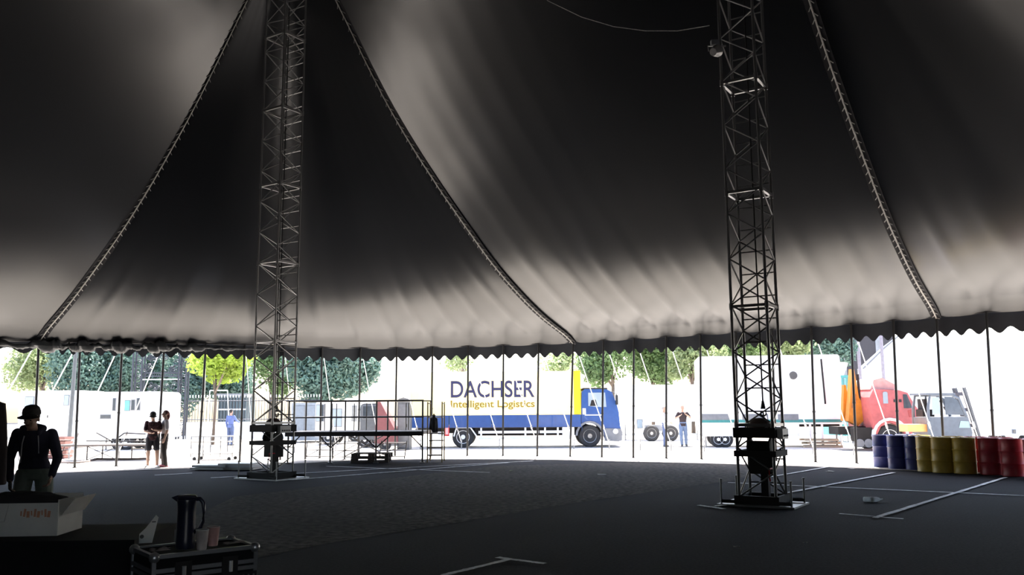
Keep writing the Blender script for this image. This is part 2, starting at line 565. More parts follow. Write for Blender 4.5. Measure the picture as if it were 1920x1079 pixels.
# ---------------------------------------------------------------- masts
def make_mast(loc, side, label, brace_h, flip):
    root = thing('lattice_mast', label, 'mast', loc, MAST_YAW, 'lattice masts holding up the tent')
    h = side / 2
    C4 = [(-h, -h), (h, -h), (h, h), (-h, h)]
    top = TOPZ - 0.1
    for x, y in C4:
        strut('chord', (x, y, 0.06), (x, y, top), 0.026, M_MAST, root, 8)
    sec = brace_h * 5
    z, k = 1.35, 0
    ringz = []
    zz = 1.35
    while zz < top:
        ringz.append(zz); zz += sec
    # bracing
    for fi in range(4):
        (x0, y0), (x1, y1) = C4[fi], C4[(fi + 1) % 4]
        z, s = 0.15, (fi + flip) % 2
        while z + brace_h < top:
            a, b = ((x0, y0), (x1, y1)) if s else ((x1, y1), (x0, y0))
            strut('brace', (a[0], a[1], z), (b[0], b[1], z + brace_h), 0.015, M_MAST, root)
            z += brace_h; s = 1 - s
    # rungs on the far face
    (x0, y0), (x1, y1) = C4[2], C4[3]
    z = 0.35
    while z < top:
        strut('rung', (x0, y0, z), (x1, y1, z), 0.013, M_MAST, root)
        z += brace_h
    for zz in ringz:
        for fi in range(4):
            (x0, y0), (x1, y1) = C4[fi], C4[(fi + 1) % 4]
            c = Vector(((x0 + x1) / 2, (y0 + y1) / 2, zz))
            block('section_joint', c, (side + .05 if fi % 2 == 0 else .05, .05 if fi % 2 == 0 else side + .05, 0.05), M_MAST, root)
        for x, y in C4:
            strut('joint_sleeve', (x, y, zz - .06), (x, y, zz + .06), 0.036, M_MAST, root, 8)
    # lifting collar and lower frame
    for zc, hh in ((1.22, 0.17), (0.87, 0.10)):
        for fi in range(4):
            (x0, y0), (x1, y1) = C4[fi], C4[(fi + 1) % 4]
            c = Vector(((x0 + x1) / 2, (y0 + y1) / 2, zc)) * 1.0
            o = Vector(((x0 + x1) / 2, (y0 + y1) / 2, 0)).normalized() * 0.03
            block('collar_plate', c + o, (side + .10 if fi % 2 == 0 else .03, .03 if fi % 2 == 0 else side + .10, hh), M_DKSTEEL, root)
    # winch inside the foot
    w = MB()
    w.box((.02, .02, 0.70), (side * .62, side * .34, 0.36)).box((.05, .03, .33), (side * .2, side * .2, .60))
    w.lathe([(.05, -.2), (.16, -.2), (.16, -.17), (.1, -.15), (.1, .15), (.16, .17), (.16, .2), (.05, .2)], (0, 0, 0.98), 14, 'X')
    win = w.build('winch', M_DKSTEEL, root)
    MB().tube([(side * .34, -side * .2, .62), (side * .34, -side * .45, .62), (side * .34, -side * .45, .48), (side * .34, -side * .38, .42)], .014, 6).build('crank_handle', mat('red_paint', (.55, .02, .03), .5), win)
    dome = MB().lathe([(.0, .17), (.09, .16), (.17, .10), (.20, .03), (.20, 0), (.0, 0)], (0, 0, 1.3), 16).build('pulley_cover', mat('brown_paint', (.06, .035, .03), .6), root, smooth=40)
    # grey junction box on the outside of the collar
    jb = MB().box((side / 2 + .09, -.05, 1.20), (.10, .34, .17)).build('junction_box', mat('pale_grey_plastic', (.6, .6, .6), .5), root)
    for j in range(4):
        MB().bar((side / 2 + .14, -.15 + .07 * j, 1.17), (side / 2 + .155, -.15 + .07 * j, 1.17), .018, 8).build('socket', M_DKSTEEL, jb)
    # foot
    MB().box((0, 0, .015), (side * 2.1, side * 1.55, .03)).build('base_plate', M_STEEL, root)
    fr = MB()
    for sx, sy, lx, ly in ((0, -1, 1, 0), (0, 1, 1, 0), (-1, 0, 0, 1), (1, 0, 0, 1)):
        fr.box((sx * (h + .03), sy * (h + .03), .10), (side + .14 if lx else .07, side + .14 if ly else .07, .14))
    fr.build('base_frame', M_DKSTEEL, root)
    for sx in (-1, 1):
        for sy in (-1, 1):
            p = (sx * side * .95, sy * side * .66)
            a = strut('anchor_pin', (p[0], p[1], -.0), (p[0], p[1], .42), .017, M_STEEL, root, 8)
            strut('pin_head', (p[0], p[1], .42), (p[0], p[1], .445), .026, M_STEEL, root, 8)
            strut('bracket', (p[0] * .62, p[1] * .95, .07), (p[0], p[1], .07), .03, M_DKSTEEL, root)
    # hoist cable and hook inside the lattice
    MB().tube([(.06, .05, 1.75), (.06, .05, top)], .014, 6).build('hoist_cable', M_BLACK, root)
    hk = MB().bar((.06, .05, 1.62), (.06, .05, 1.76), .045, 8, .02)
    hk.tube([(.06 + .05 * math.cos(a), .05, 1.55 + .05 * math.sin(a)) for a in [x * .5 - 3.6 for x in range(10)]], .014, 6)
    hk.bar((.06, .05, 1.3), (.06, .05, 1.56), .012, 6)
    hk.build('hoist_hook', M_BLACK, root)
    return root
make_mast(MAST_A, 0.70, 'square steel lattice mast beside the scaffold stage, the farther of two', 0.40, 0)
mb_ = make_mast(MAST_B, 0.62, 'square steel lattice mast nearest to the oil drums, standing on pale parking lines', 0.41, 1)
# flood light clamped to the nearer mast
fp = at(1342, 96, 14.9)
fl_ = thing('flood_light', 'small floodlight clamped high on the nearer lattice mast', 'lamp', fp)
MB().lathe([(.0, -.10), (.07, -.10), (.11, .04), (.115, .06), (.0, .06)], (0, 0, 0), 14, 'Y', rot=Matrix.Rotation(.6, 3, 'X') @ Matrix.Rotation(-.7, 3, 'Z')).build('lamp_head', M_STEEL, fl_, smooth=40)
MB().tube([(-.13, 0, 0), (-.13, .05, .12), (.13, .05, .12), (.13, 0, 0)], .012, 6).build('yoke', M_STEEL, fl_)
MB().box((.0, .05, .18), (.14, .10, .09)).build('ballast_box', M_GREY, fl_)
MB().bar((.0, .05, .12), (.20, .05, .12), .02, 6).build('clamp_arm', M_STEEL, fl_)
# slack cable slung between the masts
cp = [at(960, -60, 17.2), at(1028, 2, 16.8), at(1090, 32, 16.4), at(1150, 50, 16.1), at(1210, 58, 15.8), at(1270, 58, 15.5), at(1330, 48, 15.2)]
tag(MB().tube(cp, .008, 5).build('slack_cable', M_ROPE), 'thin slack cable hanging in a curve under the canvas beside the nearer mast', 'cable')

# ---------------------------------------------------------------- side poles and guy straps
for i in range(NP):
    h, f = HEADS[i], FEET[i]
    d = val_drop(float(i))
    o = thing('side_pole', ORD[i] + ' slim black side pole from the left along the open tent edge', 'pole', f, 0, 'side poles under the tent eave')
    t = Vector((h.x, h.y, h.z - .03)) - f
    MB().bar((0, 0, 0.02), t, .036, 8).build('shaft', M_BLACK, o, smooth=30)
    MB().bar((0, 0, 0), (0, 0, .03), .07, 10).build('foot_plate', M_BLACK, o)
    j = t * (.36 if i % 2 else .42)
    MB().bar(j - t * .006, j + t * .006, .046, 8).build('joint', M_BLACK, o)
    # strap from the pole head to a stake outside
    n = rim(i + .2) - rim(i - .2); n.z = 0; n.normalize()
    out = Vector((-n.y, n.x, 0))
    sdx = lerp_tab([(0, -125), (1, -115), (3, -85), (4, -5), (5, 15), (7, 25), (10, 54), (13, 66), (18, 72), (25, 85)], i)
    st = gnd(POLE_PX[i][2] + sdx, POLE_PX[i][1] - 13)
    out = Vector((st.x - h.x, st.y - h.y, 0)).normalized()
    g = thing('guy_strap', ORD[i] + ' white guy strap from the left, running from tent eave to a stake outside', 'strap', st, 0, 'guy straps outside the tent')
    a = Vector((h.x, h.y, h.z - .1)) + out * .12 - st
    b = Vector((0, 0, .28))
    dr = (a - b).normalized()
    q = dr.to_track_quat('Z', 'X').to_matrix()
    m = MB()
    L = (a - b).length
    m.box(b + dr * (L / 2), (.055, .012, L), rot=q)
    m.build('strap', M_STRAP, g)
    MB().box(b + dr * 1.1, (.09, .05, .22), rot=q).build('ratchet', M_STEEL, g)
    MB().bar((0, 0, -.05), out * .06 + Vector((0, 0, .42)), .024, 8).build('stake', M_STEEL, g)

# ---------------------------------------------------------------- oil drums
DR_H, DR_R = 0.88, 0.272
def drum_mesh(m):
    pr = [(.0, .012), (DR_R - .02, .012), (DR_R - .012, .0), (DR_R, .012), (DR_R - .008, .03)]
    for zc in (.29, .58):
        pr += [(DR_R - .008, zc - .025), (DR_R + .006, zc), (DR_R - .008, zc + .025)]
    pr += [(DR_R - .008, .85), (DR_R + .002, .868), (DR_R - .012, .88), (DR_R - .022, .862), (.0, .862)]
    return MB().lathe(pr, n=28)
DRM = {'blue': mat('blue_drum_paint', (.035, .045, .20), .42, var=.15), 'yellow': mat('yellow_drum_paint', (.52, .36, .06), .42, var=.15), 'red': mat('red_drum_paint', (.40, .035, .05), .42, var=.15)}
DMESH = {}
for c in DRM:
    DMESH[c] = drum_mesh(DRM[c])
drums = [('blue', 1658, 878, 'dark blue oil drum at the far end of the drum row'), ('blue', 1686, 881, 'dark blue oil drum with a bright side highlight, second in the row'),
         ('blue', 1719, 883, 'dark blue oil drum standing next to the yellow drums'), ('yellow', 1742, 886, 'yellow oil drum standing next to the blue drums'),
         ('yellow', 1770, 888, 'yellow oil drum with scuffed pale paint, between two yellow drums'), ('yellow', 1811, 890, 'yellow oil drum standing next to the red drums'),
         ('red', 1861, 892, 'red oil drum in the front row beside the last yellow one'), ('red', 1903, 895, 'red oil drum near the right picture edge'), ('red', 1948, 899, 'red oil drum cut by the right picture edge'),
         ('blue', 1702, 876, 'blue oil drum half hidden behind the front blue drums'), ('yellow', 1728, 880, 'yellow oil drum half hidden behind blue and yellow drums'),
         ('yellow', 1791, 885.3, 'yellow oil drum half hidden behind the front yellow drums'), ('red', 1834, 887, 'red oil drum half hidden behind a yellow drum'), ('red', 1882, 889.3, 'red oil drum half hidden between two front red drums')]
dm = {}
for c, x, y, lab in drums:
    p = gnd(x, y)
    p += Vector((p.x, p.y, 0)).normalized() * .26
    o = thing('oil_drum', lab, 'oil drum', p, random.uniform(0, 6.28), 'oil drums in a row')
    if c not in dm:
        body = DMESH[c].build('drum_body', DRM[c], o, smooth=35)
        lid = MB().lathe([(.0, .855), (.255, .855), (.262, .868), (.0, .87)], n=24).build('lid', DRM[c], o)
        bung = MB().lathe([(.0, .87), (.03, .87), (.03, .885), (.0, .885)], (.17, 0, 0), 10).build('bung', M_STEEL, o)
        dm[c] = (body.data, lid.data, bung.data)
    else:
        for nm, me in zip(('drum_body', 'lid', 'bung'), dm[c]):
            inst(nm, me, o)

# ---------------------------------------------------------------- foreground cases
M_CASE = mat('black_laminate', (.010, .010, .011), .85, bump=.2, bscale=200, spec=.15)
M_ALU = mat('aluminium_edge', (.42, .42, .43), .35, .85)
M_CARD = mat('white_card', (.74, .73, .70), .8, var=.06, transl=.35)
def flight_case(name, label, loc, rz, L, W, Hh, lid):
    o = thing(name, label, 'case', loc, rz)
    bd = MB().box((0, 0, (Hh - lid) / 2 + .05), (L - .02, W - .02, Hh - lid - .1)).build('case_body', M_CASE, o)
    MB().box((0, 0, Hh - lid / 2 - .004), (L - .02, W - .02, lid - .012)).build('lid', M_CASE, o)
    e = .022
    for z in (Hh - e / 2, Hh - lid + .012, Hh - lid - .022, .11):
        for sy in (-1, 1):
            block('edge_trim', (0, sy * (W / 2 - e / 2), z), (L - .03, e, e), M_ALU, o)
        for sx in (-1, 1):
            block('edge_trim', (sx * (L / 2 - e / 2), 0, z), (e, W - .03, e), M_ALU, o)
    for sx in (-1, 1):
        for sy in (-1, 1):
            block('edge_trim', (sx * (L / 2 - e / 2), sy * (W / 2 - e / 2), Hh / 2 + .05), (e, e, Hh - .13), M_ALU, o)
            MB().ball((sx * (L / 2 - .014), sy * (W / 2 - .014), Hh - .014), .03, 12, 8).build('ball_corner', M_ALU, o, smooth=True)
            MB().lathe([(.0, -.018), (.045, -.018), (.05, 0), (.045, .018), (.0, .018)], (sx * (L / 2 - .09), sy * (W / 2 - .09), .05), 14, 'Y').build('castor', M_RUBBER, o)
            # perforated corner brace
            br = MB().box((sx * (L / 2 - .07), sy * (W / 2 + .002), Hh - lid - .10), (.13, .008, .11)).build('corner_brace', M_DKSTEEL, o)
            rv = MB()
            for a in range(4):
                for b in range(3):
                    rv.ball((sx * (L / 2 - .025 - .03 * a), sy * (W / 2 + .007), Hh - lid - .065 - .035 * b), .007, 6, 4)
            rv.build('rivets', M_ALU, br)
    for sx in (-.22, .22):
        lt = MB().box((sx * L, -W / 2 - .006, Hh - lid), (.09, .012, .11)).build('latch', M_DKSTEEL, o)
        MB().bar((sx * L, -W / 2 - .02, Hh - lid - .03), (sx * L, -W / 2 - .02, Hh - lid + .03), .012, 6).build('latch_knob', M_ALU, lt)
    return o
cF, cR, cL = gnd(286, 1043, .87), gnd(484, 1022, .87), gnd(230, 1027.6, .87)
ex = (cR - cF); ang = math.atan2(ex.y, ex.x)
ey = Vector((-math.sin(ang), math.cos(ang), 0))
LL, WW = ex.length, .41
cc = cF + ex / 2 + ey * WW / 2
flight_case('flight_case', 'black flight case with aluminium edges and riveted corners, jug on top', (cc.x, cc.y, 0), ang, LL, WW, .87, .10)
# thermos jug
jp = at(347, 1030, 4.95)
jp = gnd(347, 1029, .87)
jug = thing('thermos_jug', 'tall dark blue thermos jug with handle standing on the flight case', 'jug', jp)
M_JUG = mat('navy_plastic', (.012, .014, .03), .28)
MB().lathe([(.0, 0), (.05, 0), (.053, .01), (.052, .05), (.050, .20), (.052, .245), (.055, .262), (.054, .275), (.0, .275)], n=24).build('jug_body', M_JUG, jug, smooth=40)
MB().lathe([(.0, .276), (.055, .276), (.057, .285), (.048, .297), (.02, .302), (.0, .303)], n=24).build('lid', M_JUG, jug, smooth=40)
MB().prism([(-.085, .287), (-.05, .262), (-.04, .29), (-.05, .30)], -.018, .018).build('spout', M_JUG, jug)
MB().tube([(.04, 0, .275), (.075, 0, .278), (.095, 0, .255), (.100, 0, .21), (.096, 0, .15), (.080, 0, .11), (.045, 0, .09)], [.012, .013, .012, .011, .011, .012, .012], 8).build('handle', M_JUG, jug, smooth=True)
M_CUP = mat('paper_cup', (.42, .36, .34), .7, var=.25, scale=14)
for x, y, lab, mc in ((378, 1031, 'pale paper cup with dark print standing beside the thermos jug', M_CUP), (399, 1024, 'pinkish paper cup standing behind the pale cup on the case', mat('pink_cup', (.45, .25, .23), .7, var=.3, scale=12))):
    p = gnd(x, y, .87)
    c = thing('paper_cup', lab, 'cup', p)
    MB().lathe([(.0, .0), (.026, 0), (.027, .004), (.036, .108), (.0335, .108), (.025, .01), (.0, .01)], n=20).build('cup_wall', mc, c, smooth=40)
    MB().tube([(.0355 * math.cos(a * .314), .0355 * math.sin(a * .314), .109) for a in range(20)], .0025, 5, True).build('rolled_rim', M_CARD, c)
# crumpled wrapper and a flat packet on the case
for px, py, s, lab in ((300, 1033, (.10, .06, .012), 'flat grey packet lying at the near corner of the flight case'), (440, 1019, (.13, .05, .006), 'folded paper lying on the right side of the flight case top')):
    p = gnd(px, py, .87)
    q = MB()
    q.grid(lambda a, b: Vector(((a - .5) * s[0], (b - .5) * s[1], .004 + s[2] * (.5 + .5 * math.sin(a * 9) * math.cos(b * 7)))), 10, 6)
    q.grid(lambda a, b: Vector(((a - .5) * s[0], (b - .5) * s[1], .002)), 1, 1)
    tag(q.build('paper_wrapper', M_CUP, None, smooth=True, loc=p, rz=ang + .2), lab, 'wrapper')

# big black trunk at the left
t0 = gnd(-30, 1012, .85); t1 = gnd(287, 979, .85)
trunk = thing('equipment_trunk', 'large black equipment trunk at the bottom left corner', 'trunk', (-3.00, 5.98, 0), R_(3))
MB().box((0, 0, .45), (1.16, .78, .72)).build('trunk_body', M_CASE, trunk)
MB().box((0, 0, .83), (1.18, .80, .04)).build('lid', M_CASE, trunk)
for sx in (-1, 1):
    for sy in (-1, 1):
        MB().lathe([(.0, -.02), (.05, -.02), (.055, 0), (.05, .02), (.0, .02)], (sx * .48, sy * .3, .055), 14, 'Y').build('castor', M_RUBBER, trunk)
    MB().tube([(sx * .585, -.1, .5), (sx * .62, -.1, .5), (sx * .62, .1, .5), (sx * .585, .1, .5)], .01, 6).build('handle', M_ALU, trunk)
MB().box((-.57, -.39, .82), (.03, .03, .05)).build('corner_cap', M_ALU, trunk)
# white card flap with a hand hole leaning at the trunk's end
fq = gnd(272, 1019, .85)
fc = thing('card_panel', 'pale card panel with a hand hole leaning on the black trunk lid', 'panel', (fq.x, fq.y, .85), R_(20))
pan = MB().prism([(-.035, .0), (.04, .0), (.07, .15), (.055, .165), (.0, .09), (-.035, .055)], -.004, .004).build('sheet', M_CARD, fc)
MB().lathe([(.0, -.007), (.012, -.007), (.012, .007), (.0, .007)], (-.02, 0, .04), 12, 'Y').build('hand_hole', M_BLACK, fc)
MB().box((.045, -.005, .125), (.022, .003, .006)).build('label_strip', M_BLACK, fc)
# white carton with open top
bx = gnd(15, 1000, .85)
ctn = thing('open_carton', 'open white cardboard carton with orange print standing on the black trunk', 'carton', (-3.33, 5.98, .85), R_(4))
w2, d2, hh = .33, .19, .21
cw = MB()
for c, s in (((0, -d2, hh / 2), (2 * w2, .008, hh)), ((0, d2, hh / 2 + .015), (2 * w2, .008, hh + .03)), ((-w2, 0, hh / 2), (.008, 2 * d2, hh)), ((w2, 0, hh / 2 + .01), (.008, 2 * d2, hh + .02)), ((0, 0, .006), (2 * w2, 2 * d2, .008))):
    cw.box(c, s)
cw.build('carton_walls', M_CARD, ctn)
MB().box((-.15, -d2 - .03, hh - .055), (.34, .006, .12), rot=Matrix.Rotation(R_(-24), 3, 'X')).build('front_flap', M_CARD, ctn)
MB().box((w2 + .05, .02, hh - .03), (.006, .34, .13), rot=Matrix.Rotation(R_(35), 3, 'Y')).build('side_flap', M_CARD, ctn)
MB().grid(lambda a, b: Vector(((a - .5) * (2 * w2 - .02), (b - .5) * (2 * d2 - .02), hh - .04 + .10 * math.sin(math.pi * a) ** .4 * math.sin(math.pi * b) ** .5 + .008 * math.sin(a * 23) * math.sin(b * 17))), 20, 14).build('dark_inside_fill', M_DARKCLOTH, ctn, smooth=True)  # dark lump added to darken the inside of the open carton
M_ORANGE = mat('orange_print', (.50, .24, .15), .8)
pr = MB()
for k in range(9):
    pr.box((.10 + .022 * k, -d2 - .0065, .145 + .006 * math.sin(k * 2.2)), (.008 + .005 * (k % 3), .003, .030 + .010 * ((k * 5) % 3)), rot=Matrix.Rotation(.12 * math.sin(k * 1.7), 3, 'Y'))
pr.build('orange_print', M_ORANGE, ctn)
# dark coat hanging at the left edge
coat = thing('hanging_coat', 'dark coat with a brown trim hanging on a stand at the left picture edge', 'coat', (at(12, 800, 8.3).x - .20, 8.3, 0))
def coatf(a, b):
    an = 2 * math.pi * a
    z = .98 + .80 * (1 - b) 
    w = .13 + .10 * b ** .6 if b > .06 else .04 + b * 2.0
    w *= 1 + .10 * math.sin(an * 5 + b * 3)
    return Vector((w * math.cos(an), w * .7 * math.sin(an), z))
MB().grid(coatf, 40, 18).build('coat_body', mat('coat_cloth', (.03, .02, .022), .85, bump=.2), coat, smooth=True)
MB().tube([(.17, -.12, 1.70), (.19, -.13, 1.5), (.20, -.14, 1.3), (.20, -.14, 1.05)], .018, 6).build('brown_trim', mat('brown_trim', (.16, .08, .05), .8), coat, smooth=True)
MB().bar((0, 0, 0), (0, 0, 1.80), .02, 8).build('stand_pole', M_BLACK, coat)
MB().box((0, 0, .02), (.5, .05, .04)).box((0, 0, .02), (.05, .5, .04)).build('stand_foot', M_BLACK, coat)

# ---------------------------------------------------------------- things on the tent floor
bp_ = gnd(1637, 942)
bt = thing('plastic_bottle', 'clear plastic water bottle lying on the asphalt between parking lines', 'bottle', (bp_.x, bp_.y, .045), R_(-8))
M_PET = mat('clear_plastic', (.86, .90, .92), .2, transl=.55, var=.02)
MB().lathe([(.0, -.16), (.036, -.158), (.042, -.145), (.041, -.05), (.037, -.03), (.042, -.01), (.042, .06), (.03, .105), (.015, .125), (.014, .15), (.0, .15)], (0, 0, 0), 18, 'X').build('bottle_body', M_PET, bt, smooth=40)
MB().lathe([(.0, .148), (.017, .148), (.017, .168), (.0, .168)], (0, 0, 0), 12, 'X').build('cap', M_WHITE, bt)
MB().lathe([(.0425, -.045), (.0432, -.045), (.0432, .01), (.0425, .01)], (0, 0, 0), 18, 'X').build('paper_band', M_WHITE, bt)
def scrap(px, py, s, lab, mt=M_CARD):
    p = gnd(px, py)
    q = MB()
    sd = px * .37
    pts = [(.5 * math.cos(a) * (1 + .25 * math.sin(a * 3 + sd)), .5 * math.sin(a) * (1 + .25 * math.cos(a * 2 + sd))) for a in [k * .785 for k in range(8)]]
    top = [(x * s[0], y * s[1], s[2] * (.6 + .4 * math.sin(k * 1.9 + sd))) for k, (x, y) in enumerate(pts)] + [(0, 0, s[2] * 1.2)]
    bot = [(x * s[0], y * s[1], .009) for x, y in pts]
    q.add(top + bot, [(k, (k + 1) % 8, 8) for k in range(8)] + [(k, 9 + k, 9 + (k + 1) % 8, (k + 1) % 8) for k in range(8)] + [tuple(range(16, 8, -1))])
    tag(q.build('paper_scrap', mt, None, loc=p), lab, 'litter', 'litter on the tent floor')
scrap(1127, 891, (.22, .22, .02), 'white paper scrap lying on the rough asphalt in front of the truck')
scrap(1557, 885, (.20, .25, .02), 'white paper scrap lying left of the first blue drum')
scrap(1597, 880, (.20, .25, .02), 'white paper scrap lying nearest to the blue drums')
scrap(1380, 1027, (.07, .04, .012), 'small grey scrap on the dark floor before the nearer mast')
scrap(1510, 1019, (.06, .04, .012), 'tiny pale scrap on dark floor right of the nearer mast foot')
scrap(958, 884, (.10, .16, .02), 'small dark leaf scrap lying by the painted line end', mat('leaf_scrap', (.12, .16, .06), .8))
# white boards stacked near the shade edge
wbp = gnd(392, 888)
wbs = thing('board_stack', 'low stack of white boards lying on the floor left of the farther mast', 'boards', (wbp.x, wbp.y + 1.35, 0), R_(-8))
for k, (dx, dz, l, w) in enumerate(((-.35, .05, 1.0, .8), (-.33, .12, .98, .78), (.42, .045, 1.05, .7), (.44, .11, 1.0, .7), (.40, .165, .95, .66))):
    block('board', (dx, 0, dz), (l, w, .055), M_WHITE if k % 2 else M_CREAM, wbs, R_(3 * (k % 3 - 1)))
# ---------------------------------------------------------------- people
def remeshed(mb, voxel, m, name, parent, smooth=3):
    """fuse overlapping limbs into one continuous skin"""
    me = mb.mesh(name + '_raw', None)
    o = bpy.data.objects.new('tmp', me)
    COL.objects.link(o)
    r = o.modifiers.new('r', 'REMESH')
    r.mode = 'VOXEL'
    r.voxel_size = voxel
    s = o.modifiers.new('s', 'SMOOTH')
    s.factor = 0.5
    s.iterations = smooth
    dg = bpy.context.evaluated_depsgraph_get()
    ev = o.evaluated_get(dg)
    out = bpy.data.meshes.new_from_object(ev)
    out.name = name
    bpy.data.objects.remove(o)
    bpy.data.meshes.remove(me)
    out.materials.clear()
    out.materials.append(m)
    out.shade_smooth()
    return inst(name, out, parent)
def limb(mb, pts, radii, n=10):
    P = [Vector(p) for p in pts]
    for i in range(len(P) - 1):
        mb.bar(P[i], P[i + 1], radii[i], n, radii[i + 1])
    for p, r in zip(P, radii):
        mb.ball(p, r, n, 6)
def torso(mb, secs, n=16, grow=0.0):
    """loft of ellipses: (centre, half width, half depth)"""
    vs, fs = [], []
    for c, a, b in secs:
        for k in range(n):
            t = 2 * math.pi * k / n
            vs.append(Vector(c) + Vector(((a + grow) * math.cos(t), (b + grow) * math.sin(t), 0)))
    m = len(secs)
    for i in range(m - 1):
        fs += [(i * n + k, i * n + (k + 1) % n, (i + 1) * n + (k + 1) % n, (i + 1) * n + k) for k in range(n)]
    fs += [tuple(range(n - 1, -1, -1)), tuple((m - 1) * n + k for k in range(n))]
    mb.add(vs, fs)
M_SKIN = mat('skin', (.42, .26, .19), .55, var=.05)
def hand(mb, wrist, elbow, s, inward, k=1.0, curl=0.35):
    """palm and five fingers hanging from the wrist"""
    w, e = Vector(wrist), Vector(elbow)
    d = (w - e).normalized()
    fwd = Vector((0, -1, 0))
    fwd = (fwd - d * fwd.dot(d)).normalized()          # thumb side
    pal = d.cross(fwd).normalized() * inward           # palm faces the body
    c = w + d * .05 * k
    mb.box(c, (.026 * k, .075 * k, .085 * k), rot=Matrix((pal, fwd, d)).transposed())
    for i, (off, L) in enumerate(((.030, .070), (.010, .080), (-.010, .074), (-.030, .058))):
        b = w + d * .088 * k + fwd * off * k
        m1 = b + (d * math.cos(curl) + pal * math.sin(curl)) * L * .5 * k
        m2 = m1 + (d * math.cos(curl * 2.4) + pal * math.sin(curl * 2.4)) * L * .5 * k
        limb(mb, [b, m1, m2], [.0095 * k, .009 * k, .0075 * k], 6)
    b = w + d * .03 * k + fwd * .034 * k
    m1 = b + (d * .6 + fwd * .8 + pal * .1) * .035 * k
    m2 = m1 + (d * .95 + fwd * .2 + pal * .3) * .032 * k
    limb(mb, [b, m1, m2], [.012 * k, .0105 * k, .0085 * k], 6)
def head(mb, c, R3, k):
    def P(x, y, z): return c + R3 @ (Vector((x, y, z)) * k)
    def bl(x, y, z, r):
        q = MB().ball((0, 0, 0), tuple(v * k for v in r), 14, 10)
        mb.add([P(x, y, z) + R3 @ Vector(v) for v in q.v], q.f)
    bl(0, .012, .03, (.076, .095, .088))
    bl(0, -.015, -.035, (.060, .072, .075))
    bl(0, -.055, -.080, (.030, .030, .024))      # chin
    bl(0, -.100, -.015, (.013, .018, .024))      # nose
    bl(0, -.085, .022, (.048, .015, .012))       # brow
    for s in (-1, 1):
        bl(s * .077, .015, -.01, (.010, .020, .032))
        bl(s * .034, -.070, -.025, (.022, .018, .016))
